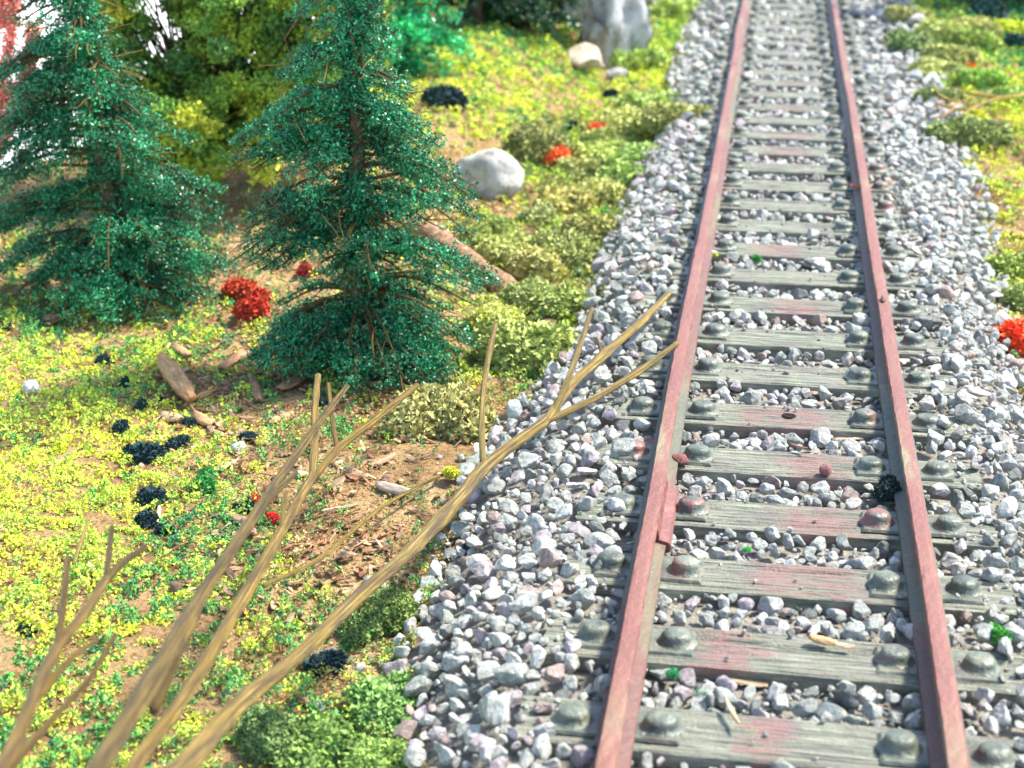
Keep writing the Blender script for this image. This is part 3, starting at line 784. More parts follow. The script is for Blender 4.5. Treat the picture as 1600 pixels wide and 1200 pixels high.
tufts = [
 (382, 446, 28, (.50, .07, .02), 'red tuft', 'upper left half of the red tuft cluster beside the middle conifer'), (400, 478, 34, (.55, .06, .02), 'red tuft', 'larger red tuft, lower of the pair left of the middle conifer'),
 (480, 418, 15, (.35, .02, .02), 'red tuft', 'small dark red tuft in the shade of the middle conifer'), (935, 203, 17, ORG, 'red tuft', 'small red tuft in the hedge, upper right of the boulder'),
 (871, 246, 24, ORG, 'red tuft', 'orange red tuft between two olive bushes right above the boulder'), (1585, 522, 44, (.85, .10, .02), 'red tuft', 'bright orange red tuft at the right edge beside the ballast'),
 (405, 772, 15, (.75, .05, .03), 'red tuft', 'bright red tuft partly behind the thick grey stick'), (428, 800, 12, (.8, .06, .03), 'red tuft', 'small red tuft between the thick grey stick and the forked twig'),
 (656, 95, 10, RED, 'red tuft', 'tiny red tuft on yellow moss right of the conifer top'), (1515, 106, 9, ORG, 'orange tuft', 'tiny orange tuft among the bushes at the top right'),
 (1540, 480, 8, (.7, .3, .05), 'orange tuft', 'tiny ochre tuft on the right ballast edge'), (1462, 198, 10, (.5, .14, .06), 'orange tuft', 'small rusty tuft at the ballast edge left of the lone round bush'),
 (690, 160, 32, DK, 'dark tuft', 'widest dark blue green tuft on the yellow slope'), (896, 205, 17, DK, 'dark tuft', 'dark blue green tuft between boulder hedge and small red tuft'),
 (957, 150, 13, DK, 'dark tuft', 'dark blue green tuft at the foot of the pale cliff'), (167, 564, 16, DK, 'dark tuft', 'dark tuft on yellow moss just below the left conifer'),
 (194, 603, 13, DK, 'dark tuft', 'small dark tuft left of the tan curved log chip'), (222, 634, 14, DK, 'dark tuft', 'dark tuft just below the lower left of the tan log chip'),
 (257, 628, 9, DK, 'dark tuft', 'tiny dark tuft touching the tan log chip'), (190, 672, 19, DK, 'dark tuft', 'dark tuft on the edge of the yellow moss, left in the dark row'),
 (294, 663, 14, DK, 'dark tuft', 'compact round dark tuft right of the log chip end'), (386, 684, 17, DK, 'dark tuft', 'dark tuft above the white pebble on bark litter'),
 (226, 712, 28, DK, 'dark tuft', 'broad dark tuft in the middle of the dark group on the left'), (280, 694, 22, DK, 'dark tuft', 'dark tuft right of the broad one in the dark group'),
 (235, 775, 26, DK, 'dark tuft', 'tall dark tuft below the broad one, beside a pale splinter'), (230, 812, 20, DK, 'dark tuft', 'dark tuft under the tall one, at the end of the dark group'),
 (262, 828, 14, DK, 'dark tuft', 'lowest small dark tuft of the left group'), (380, 796, 18, DK, 'dark tuft', 'dark tuft left of the thick grey stick and the red tuft'),
 (735, 864, 20, DK, 'dark tuft', 'dark tuft at the edge of the ballast below the longest twig'), (517, 1036, 34, DK, 'dark tuft', 'large dark blue tuft under the lower part of the longest twig'),
 (620, 1040, 12, DK, 'dark tuft', 'small dark tuft between low bush and ballast'), (1388, 768, 24, (.02, .05, .04), 'dark tuft', 'dark tuft between the sleepers against the right rail'),
 (1545, 22, 26, (.02, .08, .07), 'dark tuft', 'dark tuft under the trees at the top right'), (1590, 72, 26, (.02, .10, .08), 'dark tuft', 'blue green tuft at the right edge near the top'),
 (8, 512, 13, DK, 'dark tuft', 'dark tuft at the left edge below the left conifer'), (505, 632, 14, DK, 'dark tuft', 'dark tuft behind the fork of the tall yellow twig'),
 (640, 628, 13, DK, 'dark tuft', 'dark tuft at the end of the short twig fork'), (45, 985, 14, DK, 'dark tuft', 'dark tuft beside the leftmost stick'),
 (585, 528, 9, (.75, .75, .04), 'yellow tuft', None), (1113, 398, 8, (.6, .62, .05), 'yellow tuft', 'tiny yellow tuft by the inner side of the left rail'),
 (1554, 990, 24, (.12, .42, .07), 'green tuft', 'bright green tuft on the ballast outside the right rail'), (1052, 1052, 11, (.05, .35, .12), 'green tuft', 'tiny green tuft inside the left rail near the bottom'),
 (1095, 1080, 9, (.06, .40, .14), 'green tuft', 'tiny green tuft between the two lowest sleepers'), (1182, 405, 8, (.08, .38, .08), 'green tuft', 'tiny green tuft between sleepers level with the log'),
 (1168, 858, 7, (.10, .5, .12), 'green tuft', 'tiny green speck of tuft between sleepers near the red streaked one'), (1004, 268, 8, (.01, .25, .12), 'green tuft', 'tiny emerald tuft at the ballast edge above the boulder level'),
 (320, 760, 26, (.10, .36, .08), 'green tuft', 'green tuft between the dark group and the bark litter'), (95, 700, 16, (.6, .66, .05), 'yellow tuft', 'rounded yellow tuft in the yellow moss'),
 (1465, 600, 7, (.12, .45, .12), 'green tuft', 'tiny green tuft outside the right rail by the plain sleeper')]
for k, (a_, b_, rp, c, cat, lab) in enumerate(tufts):
    if lab is None: continue
    p = hit(a_, b_ + rp*(.2 if cat != 'red tuft' else .6))
    if abs(p[0]) < 5: p = at(a_, b_ + rp*.2, -.62)
    r = rp * np.linalg.norm(p - CAM) / F * 1.1
    if cat == 'red tuft': p = p + np.array([0, 0, r*.35]) - FH*.3
    o = mobj('foam_tuft', TUFTM[k % 5], loc=(p[0], p[1], p[2] - r*.05), rot=(0, 0, k*2.1), sc=(r, r*random.uniform(.7, 1.1), r*random.uniform(.8, 1.2))); tint(o, c)
    tag(o, lab, cat, cat + 's on the ground')

# ------------------------------------------------------------------ conifers
def depth_plane(px_, py_, base):
    """point of a sight line on the upright plane through base that faces the camera"""
    d = FV + RV * ((px_ - 800) / F) - UV * ((py_ - 600) / F); n = np.array([FH[0], FH[1], 0])
    return CAM + d * ((base - CAM) @ n) / (d @ n)
def conifer(base, tips, top, col, label, dens=1.0, extra=50, crumb=.085, trunk_r=.22, loose=40, seed=3, group=None, rad_max=3.0, spread=1.0, skirt=0, gap=-.02):
    r = np.random.default_rng(seed); base = np.asarray(base, float); t = empty('conifer_tree', tuple(base)); tag(t, label, 'conifer', group or 'conifer trees')
    top = np.asarray(top, float); Hh = top[2] - base[2]
    axis = lambda z: base + (top - base) * ((z - base[2]) / Hh)
    # limbs: from silhouettes, plus others towards and away from the viewer
    limbs = []
    for q in tips:
        e_ = q + RV * r.normal()*.18 + FH * r.normal() * .5 + np.array([0, 0, r.normal()*.15])
        rise = np.linalg.norm((e_ - axis(e_[2]))[:2]); s_ = axis(min(e_[2] + .25*rise + .1, top[2] - .1)); limbs.append((s_, e_))
    hs = sorted([q[2] for q in tips]); rads = [(q[2], np.linalg.norm((q - axis(q[2]))[:2])) for q in tips]; rads.sort()
    rz = np.array([q[0] for q in rads]); rr = np.convolve(np.array([rads[0][1]] + [q[1] for q in rads] + [rads[-1][1]]), [.3, .4, .3], 'valid')
    for k in range(extra):
        z = base[2] + Hh * (.05 + .93 * (k + r.random()) / extra); R_ = np.interp(z, rz, rr) * r.uniform(.25, 1.12); R_ *= .74 + .34 * math.sin(z * 2.7 + seed) ; R_ = min(R_, rad_max)
        an = r.uniform(0, 2*math.pi) if r.random() < .5 else 2.4*math.sin(z*1.3 + seed) + r.normal()*.7; dr = RV * math.cos(an) + FH * math.sin(an)
        s_ = axis(z) + 0; e_ = axis(z) + dr * R_ - np.array([0, 0, .28*R_ + .05]); e_[2] = max(e_[2], base[2] + .12); limbs.append((s_, e_))
    for k in range(skirt):
        z = base[2] + r.uniform(.5, 2.2); an = r.uniform(0, 2*math.pi); R_ = r.uniform(.55, 1.0) * rad_max
        e_ = axis(z) + (RV * math.cos(an) + FH * math.sin(an)) * R_; e_[2] = base[2] + r.uniform(.15, .9) * (1.3 - R_/rad_max*.5); limbs.append((axis(z), e_))
    wood = Bag(); PP = []
    for k, (s_, e_) in enumerate(limbs):
        L_ = np.linalg.norm(e_ - s_); mid = (s_ + e_)/2 + np.array([0, 0, .12*L_]); path = [s_, mid, e_]
        V, Q, uv = tube(np.array(path) - base, [.05, .035, .015], 6, 4, seed=k); wood.add(V, Q, np.array([.55, .45, .3]), uv)
        npt = int(26*dens); u = r.random(npt)[:, None]; PP.append(s_ + (e_ - s_)*u*min(1, .8/L_) + r.normal(size=(npt, 3))*np.array([.22, .22, .16]))   # tufts hugging the trunk
        pts = catmull(path, 10); nsub = max(4, int(L_ * 5.0))
        dirv = unit(e_ - s_); side = unit(np.cross(dirv, [0, 0, 1]))
        for q in range(nsub):
            f_ = .22 + .78 * (q + r.random()) / nsub; c0 = pts[min(len(pts)-1, int(f_ * (len(pts)-1)))]
            ln = (.22 + .30 * L_ * (1.05 - f_)) * r.uniform(.5, 1.1); ln = min(ln, 1.1)
            dd = unit(dirv*.7 + side * r.choice([-1, 1]) * r.uniform(.5, 1.1) + np.array([0, 0, r.uniform(-.45, .35)])); c1 = c0 + dd * ln - np.array([0, 0, .1*ln])
            if r.random() < .35: V, Q, uv = tube(np.array([c0, (c0+c1)/2 + r.normal(size=3)*.03, c1 + dd*.1]) - base, [.018, .014, .008], 4, 2, seed=q); wood.add(V, Q, np.array([.6, .5, .35]), uv)
            npt = int(ln * 62 * dens) + 6
            u = r.random(npt)[:, None]; gp = c0 + (c1 - c0)*u + r.normal(size=(npt, 3)) * np.array([.10, .10, .075]) * spread; PP.append(gp)
    for k in range(loose):      # thin dead sprigs poking out of the skirt
        s_, e_ = limbs[r.integers(len(limbs))]; c0 = s_ + (e_ - s_)*r.uniform(.6, 1.0); dd = unit(unit(e_ - s_) + r.normal(size=3)*.6); ln = r.uniform(.5, 1.1)
        V, Q, uv = tube(np.array([c0, c0 + dd*ln*.5 + r.normal(size=3)*.05, c0 + dd*ln]) - base, [.018, .015, .008], 4, 3, seed=k); wood.add(V, Q, np.array([1.5, 1.25, .9]) * r.uniform(.5, 1.3), uv)
    V, Q, uv = tube(np.array([[0, 0, -.2], (top - base)*.3, (top - base)*.7, top - base]), [trunk_r*1.2, trunk_r, trunk_r*.6, .05], 10, 5, seed=1)
    mobj('trunk', npmesh('trunk', V, Q, BARK, np.tile([.6, .55, .5], (len(V), 1)), True), t)
    mobj('bare_twigs', wood.mesh('bare_twigs', TWIG, True), t)
    P = np.vstack(PP) - base; P = P[P[:, 2] > .02]
    a1, a2 = P @ (RV + FH*.4), P @ (FH - RV*.4)
    n3 = vnoise(a1 + 3*a2, P[:, 2]*1.25 + .6*a2, .42, seed) + vnoise(a2 + 7, P[:, 2] + a1*.5, .30, seed + 1) + 1.7*vnoise(a1 + 2*a2, P[:, 2]*1.7, 1.0, seed + 2)
    P = P[(n3 + r.normal(size=len(P))*.05 > gap) | (np.linalg.norm((P + base - np.array([axis(q[2] + base[2]) for q in P]))[:, :2], axis=1) < .45)]
    tone = r.uniform(.55, 1.7, len(P)) * (1 + .9 * vnoise(P[:, 0] + P[:, 1]*.5, P[:, 2], .7, seed)); hue = r.random(len(P))[:, None]
    c_ = (np.array(col) * (1 - hue*.35) + np.array([col[0]*2 + .01, col[1]*1.2, col[2]*1.1]) * hue*.35) * tone[:, None]
    V, Q, C = blades(P, r.uniform(.7, 1.3, len(P))*crumb, c_, K=4, wid=.30)
    mobj('foliage', npmesh('foliage', V, Q, FLOCK, C), t)
    print('conifer', len(P)); return t
EMER = (.016, .20, .082)
B1 = hit(565, 575)
tips1 = [depth_plane(x, y, B1) for x, y in ((668, 215), (640, 150), (612, 70), (655, 262), (655, 330), (755, 345), (735, 310), (762, 440), (745, 500), (725, 560), (700, 590), (640, 585), (560, 590), (500, 580), (455, 560), (430, 500), (372, 395), (390, 370), (400, 262), (383, 235), (430, 180), (455, 100), (480, 30), (600, 10), (620, -60), (480, -60), (640, 200), (430, 260), (420, 330), (680, 420))]
conifer(B1, tips1 + [q + FH*r_ for q in tips1 for r_ in (-1.1, 1.0)], depth_plane(548, -190, B1), EMER, 'tall dark green conifer in the middle, its skirt spreading over the log and earth', 1.3, extra=150, seed=3, rad_max=3.0, loose=300, spread=1.15, skirt=50, crumb=.078)
B2 = hit(195, 470)
tips2 = [depth_plane(x, y, B2) for x, y in ((150, 60), (165, 110), (215, 165), (185, 150), (235, 215), (250, 262), (320, 320), (345, 392), (330, 430), (300, 460), (235, 480), (150, 470), (70, 440), (10, 420), (-30, 380), (-40, 300), (-10, 250), (20, 200), (40, 150), (45, 90), (60, 40), (30, 330), (270, 360), (130, 10), (70, -10), (-5, 120), (5, 180), (25, 100), (35, 30), (15, 140), (-20, 220), (140, 40))]
conifer(B2, tips2 + [q + FH*r_ for q in tips2 for r_ in (-.9, .9)], depth_plane(105, -120, B2), EMER, 'dark green conifer at the left, beside the red feathery plant', 1.3, extra=150, seed=5, rad_max=3.2, loose=220, spread=1.35, skirt=40, crumb=.078, gap=-.1)
# tall emerald conifer behind, and the dark ones on the rise
for (bx, by, tx, ty, wpx, c, lab, ex, dn) in [
    (625, 118, 640, -260, 105, (.03, .42, .15), 'bright emerald conifer behind the middle conifer, out of focus', 110, 1.0),
    (745, 38, 745, -300, 110, (.006, .055, .018), 'dark conifer at the top edge, left one of three on the grassy rise', 60, .8),
    (820, 46, 825, -300, 105, (.006, .055, .018), 'dark conifer at the top edge, middle one of three on the grassy rise', 60, .8),
    (880, 20, 885, -300, 70, (.006, .055, .018), 'dark conifer at the top edge, right one of three, beside the pale cliff', 30, .6),
    (1500, 6, 1500, -300, 90, (.015, .10, .05), 'dark tree at the top right edge, left of two', 46, .7),
    (1600, 12, 1600, -300, 90, (.015, .10, .05), 'dark tree at the top right corner behind the blue green tuft', 30, .6)]:
    B = hit(bx, by); ys_ = np.linspace(by - 6, ty + 40, 9)
    tp = [depth_plane(bx + s * wpx * (1 - .75 * k / 9) * random.uniform(.75, 1.1), ys_[k], B) for k in range(9) for s in (-1, 1)]
    conifer(B, tp, depth_plane(tx, ty, B), c, lab, dn, extra=ex, crumb=.16, trunk_r=.3, loose=10, seed=bx, rad_max=6, spread=2.0, gap=-.3)

# ------------------------------------------------------------------ yellow-green broadleaf tree behind
B3 = hit(318, 300)
t = empty('broadleaf_tree', tuple(B3)); tag(t, 'loose yellow green leafy tree between the two dark conifers', 'tree')
r = np.random.default_rng(12); wood = Bag(); PP = []; CC = []
V, Q, uv = tube(np.array([[0, 0, -.2], [.1, 0, 1.6], [-.1, 0, 3.2], [.2, 0, 6]]), [.30, .24, .2, .1], 10, 5)
mobj('trunk', npmesh('trunk', V, Q, BARK, np.tile([.35, .38, .25], (len(V), 1)), True), t)
tipl = [(r.uniform(120, 580), r.uniform(-110, 235)) for _ in range(270)] + [(270, 165), (300, 190), (330, 200), (380, 190), (420, 150), (440, 140), (285, 215), (340, 225), (240, 230), (265, 245), (410, 190), (360, 160), (310, 150)]
for k, (a_, b_) in enumerate(tipl):
    if ((a_ - 345)/235)**2 + ((b_ - 40)/220)**2 > 1 or (a_ < 260 and b_ < 40 and r.random() < .6): continue
    e_ = depth_plane(a_, b_, B3) + FH * r.normal()*1.1; s_ = B3 + np.array([0, 0, r.uniform(1.4, 3.2)]); mid = s_*.45 + e_*.55 + r.normal(size=3)*.3 - np.array([0, 0, .2])
    V, Q, uv = tube(np.array([s_, mid, e_]) - B3, [.07, .045, .02], 6, 4, seed=k); wood.add(V, Q, np.array([.28, .26, .15]), uv)
    bright = b_ > 130 or r.random() < .25  # lower clumps get lighter leaves: the lit part put into their colour
    for q in range(4):
        c0 = e_ + r.normal(size=3)*.42; n_ = 130; P = c0 + r.normal(size=(n_, 3))*np.array([.22, .22, .16]); PP.append(P)
        cc = 1.25 * np.array([(.36, .47, .04), (.50, .54, .05), (.16, .33, .05), (.24, .40, .05), (.09, .22, .05)][r.choice(5, p=[.35, .3, .15, .15, .05] if bright else [.1, .06, .3, .3, .24])])
        CC.append(np.tile(cc, (n_, 1)) * r.uniform(.7, 1.25, (n_, 1)))
mobj('branches', wood.mesh('branches', TWIG, True), t)
V, Q, C = blades(np.vstack(PP) - B3, r.uniform(.09, .17, sum(map(len, PP))), np.vstack(CC), K=4, wid=.32)
mobj('foliage', npmesh('foliage', V, Q, FOAM, C), t)

# ------------------------------------------------------------------ red feathery plant at the left edge
B4 = hit(-40, 400); t = empty('red_plant', tuple(B4)); tag(t, 'feathery salmon red plant at the upper left edge, in front of white', 'plant')
wood = Bag(); PP = []
for k, q in enumerate([[(-40, 400), (-30, 250), (5, 200), (30, 150), (48, 90), (52, 40)], [(-40, 400), (-60, 300), (-5, 160), (12, 90), (20, 20), (25, -30)], [(-40, 400), (-30, 300), (-5, 235), (30, 175), (68, 137), (90, 128)], [(-60, 300), (-10, 170), (10, 150), (20, 140)], [(-10, 60), (5, 20), (20, -20)], [(85, 22), (105, 8), (125, -12), (140, -30)]]):
    if k == 5: continue
    P = np.array([depth_plane(x, y, B4) for x, y in q]); V, Q, uv = tube(P - B4, np.linspace(.06, .02, len(P)), 6, 5, seed=k); wood.add(V, Q, np.array([.5, .25, .15]), uv)
    c0 = catmull(P, 20); c0 = c0[len(c0)//3:]; n_ = 2600; P = c0[r.integers(0, len(c0), n_)] + r.normal(size=(n_, 3))*.11; PP.append(P)
mobj('stems', wood.mesh('stems', TWIG, True), t)
P = np.vstack(PP) - B4; V, Q, C = blades(P, r.uniform(.06, .11, len(P)), np.array([1.0, .36, .26])*r.uniform(.7, 1.3, (len(P), 1)), K=4); mobj('foliage', npmesh('foliage', V, Q, FOAM, C), t)

# ------------------------------------------------------------------ boulder, cliff rocks
def rock(px_, py_, rx, ry, rz, seed, lab, name='boulder', sink=.2, rot=0, cuts=10, cut=(.55, .9), col=(1, 1, 1), rough=.05):
    V, Fc = pebble(4, seed, cuts, cut); V = V * (1 + rough*(2*vnoise(V[:, 0]*3 + V[:, 1]*2, V[:, 2] + V[:, 1], .5, seed) + vnoise(V[:, 0]*3 - V[:, 1]*3, V[:, 2]*1.5, .22, seed+1)))[:, None]; V = V * np.array([rx, ry, rz]); V += .03*min(rx, rz)*np.sin(V[:, [1, 2, 0]]*4)
    p = hit(px_, py_); o = mobj(name, npmesh(name, V, Fc, ROCK, np.tile(col, (len(V), 1)), True), loc=(p[0], p[1], p[2] + rz*(1 - sink) - rz*.3), rot=(0, 0, rot)); tag(o, lab, 'rock'); return o
rock(765, 303, 1.72, 1.15, 1.12, 21, 'big smooth white boulder lying on the slope above the log', col=(1.15, 1.15, 1.1), rot=.2, cuts=7, cut=(.7, .92), rough=.03)
rock(950, 105, 2.3, 1.5, 3.9, 34, 'pale grey cliff rock standing behind the green bushes near the top', name='cliff_rock', cuts=26, cut=(.35, .8), col=(.9, .93, 1.0), rough=.30, sink=.1)
rock(905, 105, 1.3, 1.3, .8, 35, 'low sandy rock at the foot of the pale cliff', name='cliff_rock', cuts=12, cut=(.5, .85), col=(1, .9, .7))
rock(1015, 18, 1.5, 1.4, 1.5, 36, 'grey rock on the top edge right of the pale cliff', name='cliff_rock', cuts=20, cut=(.4, .85), col=(.75, .75, .78), rough=.12)
rock(975, 60, 1.6, 1.2, 2.2, 39, 'narrow grey rock leaning on the right of the pale cliff', name='cliff_rock', cuts=24, cut=(.35, .8), col=(.85, .87, .9), rough=.30, rot=1)
rock(905, 45, 1.6, 1.2, 2.0, 40, 'grey rock shoulder on the left of the pale cliff under the dark trees', name='cliff_rock', cuts=24, cut=(.35, .8), col=(.85, .87, .88), rough=.30, rot=2)
rock(965, 125, .6, .6, .55, 37, 'small whitish rock at the right foot of the cliff, beside the bush column', name='cliff_rock', cuts=12, col=(.95, .95, 1))

# ------------------------------------------------------------------ log
pa, pb = hit(655, 372), hit(800, 466); pa[2] += .34; pb[2] += .16
t = empty('fallen_log', tuple(pb)); tag(t, 'brown barked log lying on the ground from the conifer towards the olive bushes', 'log')
pth = np.array([pa + (pa - pb)*.05, pa*.7 + pb*.3 + [0, 0, .03], pa*.35 + pb*.65, pb]) - pb
V, Q, uv = tube(pth, [.38, .38, .36, .33], 20, 12, lump=.09, seed=4)
mobj('bark', npmesh('bark', V, Q, BARK, np.tile([1.4, 1.25, 1.05], (len(V), 1)), True), t)
V, Q, uv = tube(np.array([[0, 0, 0], [0, 0, 0] + unit(pb - pa)*.05, unit(pb - pa)*.09]), [.30, .28, .15], 16, 2, seed=3)
mobj('cut_end', npmesh('cut_end', V, Q, BARK, np.tile([2.0, 1.5, 1.0], (len(V), 1)), True), t)

# ------------------------------------------------------------------ twigs in front
def stem(t, name, pts, col=(1, 1, 1), seed=0, fray=True):
    """pts: (px, py, height above ground level -2, width in px)"""
    P, R = [], []
    for (a_, b_, z, wpx) in pts:
        p = at(a_, b_, z); P.append(p); R.append(wpx * (.31 if wpx > 16 else .31 + .17*(16 - wpx)/13) * ((p - CAM) @ FV) / F)
    P = np.array(P) - np.array(t.location); V, Q, uv = tube(P, R, 14, 9, lump=.07, seed=seed)
    return mobj(name, npmesh(name, V, Q, TWIG, np.tile(col, (len(V), 1)), True, uv=uv), t)
t = empty('fallen_twig', tuple(at(330, 1130, 0))); tag(t, 'longest bare yellow twig, reaching from the bottom edge over the ballast to the left rail', 'twig', 'bare twigs lying in front')
stem(t, 'main_stem', [(200, 1280, 1.1, 78), (290, 1195, .9, 66), (345, 1130, .75, 58), (385, 1090, .6, 46), (470, 1020, .3, 42), (560, 932, -.05, 38), (640, 862, -.25, 36), (715, 782, -.4, 38), (762, 725, -.45, 34), (852, 658, -.4, 28)], (.92, .86, .8), 1)
stem(t, 'side_shoot', [(852, 660, -.4, 22), (895, 600, -.3, 22), (945, 553, -.2, 23), (1000, 505, -.1, 20), (1044, 459, 0, 15)], (1.1, 1.02, .8), 2)
stem(t, 'side_shoot', [(850, 660, -.42, 18), (930, 622, -.35, 17), (1010, 572, -.15, 15), (1058, 536, .08, 10)], (1.0, .95, .85), 3)
stem(t, 'side_shoot', [(862, 650, -.4, 14), (885, 600, -.1, 13), (903, 550, .15, 14), (925, 482, .5, 9)], (.85, .82, .7), 4)
stem(t, 'side_shoot', [(755, 725, -.4, 18), (753, 660, 0, 16), (758, 590, .4, 14), (774, 507, .9, 11)], (1.05, 1, .8), 5)
stem(t, 'side_shoot', [(940, 556, -.2, 7), (937, 542, -.1, 6), (932, 528, 0, 4)], (.5, .45, .35), 6)
t = empty('fallen_twig', tuple(at(300, 1080, 0))); tag(t, 'forked golden twig with an upright shoot, second from the right in front', 'twig', 'bare twigs lying in front')
stem(t, 'main_stem', [(170, 1290, 1.8, 50), (212, 1195, 1.5, 44), (300, 1070, 1.1, 40), (365, 960, .75, 36), (420, 865, .4, 30), (465, 785, .1, 26), (492, 738, -.1, 24)], (.95, .84, .68), 7)
stem(t, 'side_shoot', [(488, 745, -.1, 20), (492, 690, .2, 18), (492, 640, .5, 17), (497, 586, .9, 14)], (1.1, 1.0, .78), 8)
stem(t, 'side_shoot', [(492, 745, -.15, 20), (530, 700, -.2, 18), (590, 652, -.3, 17), (652, 602, -.4, 13)], (.92, .8, .5), 9)
stem(t, 'side_shoot', [(527, 704, -.2, 11), (520, 660, 0, 10), (513, 600, .3, 8)], (.8, .66, .45), 10)
stem(t, 'side_shoot', [(412, 915, .45, 8), (500, 872, -.3, 8), (600, 790, -1.3, 7), (695, 740, -1.6, 5)], (1.2, 1.1, .7), 11)
stem(t, 'side_shoot', [(440, 840, .3, 12), (442, 800, .4, 11), (447, 768, .5, 8)], (.9, .85, .6), 12)
p = at(703, 742, -1.6); o = mobj('leaf_tuft', TUFTM[1], t, tuple(p - np.array(t.location)), sc=.22); tint(o, (.62, .62, .05))
t = empty('fallen_twig', tuple(at(230, 1080, 1))); tag(t, 'thick grey brown stick tapering upwards, third from the right in front', 'twig', 'bare twigs lying in front')
stem(t, 'main_stem', [(100, 1290, 3.0, 60), (160, 1190, 2.7, 54), (230, 1075, 2.2, 50), (285, 985, 1.8, 48), (315, 930, 1.6, 36), (360, 862, 1.4, 30), (425, 765, 1.1, 25), (495, 665, .8, 19), (542, 604, .6, 11)], (.62, .56, .52), 13)
stem(t, 'side_shoot', [(240, 1110, 1.9, 30), (275, 1030, 1.7, 26), (310, 950, 1.5, 20)], (.45, .40, .33), 14)
stem(t, 'side_shoot', [(385, 820, 1.2, 14), (430, 770, 1.15, 16), (463, 738, 1.1, 10)], (.6, .55, .48), 15)
t = empty('fallen_twig', tuple(at(60, 1080, 1))); tag(t, 'blurred brown twig at the lower left with several short forks', 'twig', 'bare twigs lying in front')
stem(t, 'main_stem', [(-60, 1290, 3, 50), (12, 1185, 2.7, 42), (55, 1085, 2.3, 38), (88, 1015, 2.0, 32), (135, 955, 1.8, 26), (165, 905, 1.7, 24)], (.75, .62, .5), 16)
stem(t, 'side_shoot', [(88, 1015, 2.0, 24), (98, 950, 2.1, 20), (105, 872, 2.3, 15)], (.55, .46, .4), 17)
stem(t, 'side_shoot', [(162, 912, 1.7, 22), (190, 880, 1.6, 20), (228, 855, 1.5, 14)], (.5, .46, .42), 18)
stem(t, 'side_shoot', [(166, 905, 1.7, 16), (170, 870, 1.8, 14), (175, 825, 1.95, 11)], (.45, .42, .4), 19)
stem(t, 'side_shoot', [(60, 1090, 2.2, 22), (105, 1035, 1.9, 18), (150, 1000, 1.7, 12)], (.85, .7, .5), 20)
t = empty('fallen_twig', tuple(at(60, 1160, 1))); tag(t, 'thin blurred twig at the lower left, right of the forked brown one', 'twig', 'bare twigs lying in front')
stem(t, 'main_stem', [(-40, 1290, 2.6, 26), (20, 1198, 2.3, 22), (90, 1115, 1.9, 20), (140, 1060, 1.7, 16), (180, 992, 1.5, 10)], (.68, .58, .42), 21)
t = empty('straw', tuple(at(120, 860, -1))); tag(t, 'pale straw standing beside the lower left twig', 'straw')
stem(t, 'stalk', [(115, 882, -1.2, 7), (127, 845, -.9, 8), (138, 812, -.7, 5)], (1.7, 1.7, 1.5), 22)
t = empty('dry_twig', tuple(hit(1540, 160))); tag(t, 'pale straw coloured branching twigs lying over the bushes at the right edge', 'twig')
zz = -.35
stem(t, 'main_stem', [(1680, 135, zz, 6), (1600, 148, zz, 5), (1555, 155, zz, 5), (1515, 172, zz, 4), (1500, 186, zz, 4)], (1.7, 1.5, .9), 23)
stem(t, 'side_shoot', [(1570, 152, zz, 5), (1530, 148, zz, 5), (1495, 142, zz, 3)], (1.7, 1.5, .9), 24)
stem(t, 'side_shoot', [(1530, 165, zz, 5), (1505, 160, zz, 5), (1480, 155, zz, 4), (1466, 146, zz+.2, 3), (1458, 128, zz+.5, 2)], (1.8, 1.6, 1.1), 25)
stem(t, 'side_shoot', [(1500, 160, zz, 4), (1478, 166, zz, 4), (1462, 160, zz, 3)], (1.7, 1.3, .8), 26)
stem(t, 'side_shoot', [(1512, 172, zz, 4), (1490, 170, zz, 4), (1475, 180, zz, 3), (1458, 184, zz, 3)], (1.7, 1.3, .8), 27)

# ------------------------------------------------------------------ bark chips and splinters
def chip_mesh(L, W, T, seed, col, curl=.3, name='bark_chip'):
    r = np.random.default_rng(seed); n, k = 11, 7; V = np.zeros((n, k, 2, 3)); u = np.linspace(-1, 1, n); v_ = np.linspace(-1, 1, k)
    wd_ = W * (1 - .55*np.abs(u)**2.2) * (1 + r.normal(size=n)*.09); cy = np.cumsum(r.normal(size=n))*W*.05
    for q, s_ in ((0, -1), (1, 1)):
        V[:, :, q, 0] = u[:, None]*L + r.normal(size=(n, k))*L*.015; V[:, :, q, 1] = v_[None]*wd_[:, None] + cy[:, None]
        V[:, :, q, 2] = s_*T*(1 - .6*v_[None]**2)*(1 - .4*u[:, None]**2) + curl*W*(1 - v_[None]**2) + r.normal(size=(n, k))*T*.12 + .12*L*curl*u[:, None]**2
    idx = np.arange(n*k*2).reshape(n, k, 2); Fc = []
    for i in range(n-1):
        for j in range(k-1):
            Fc += [[idx[i, j, 1], idx[i+1, j, 1], idx[i+1, j+1, 1], idx[i, j+1, 1]], [idx[i, j, 0], idx[i, j+1, 0], idx[i+1, j+1, 0], idx[i+1, j, 0]]]
        Fc += [[idx[i, 0, 0], idx[i+1, 0, 0], idx[i+1, 0, 1], idx[i, 0, 1]], [idx[i, k-1, 0], idx[i, k-1, 1], idx[i+1, k-1, 1], idx[i+1, k-1, 0]]]
    for j in range(k-1): Fc += [[idx[0, j, 0], idx[0, j, 1], idx[0, j+1, 1], idx[0, j+1, 0]], [idx[n-1, j, 0], idx[n-1, j+1, 0], idx[n-1, j+1, 1], idx[n-1, j, 1]]]
    return npmesh(name, V.reshape(-1, 3), np.array(Fc), CHIP, np.tile(col, (n*k*2, 1)), True)
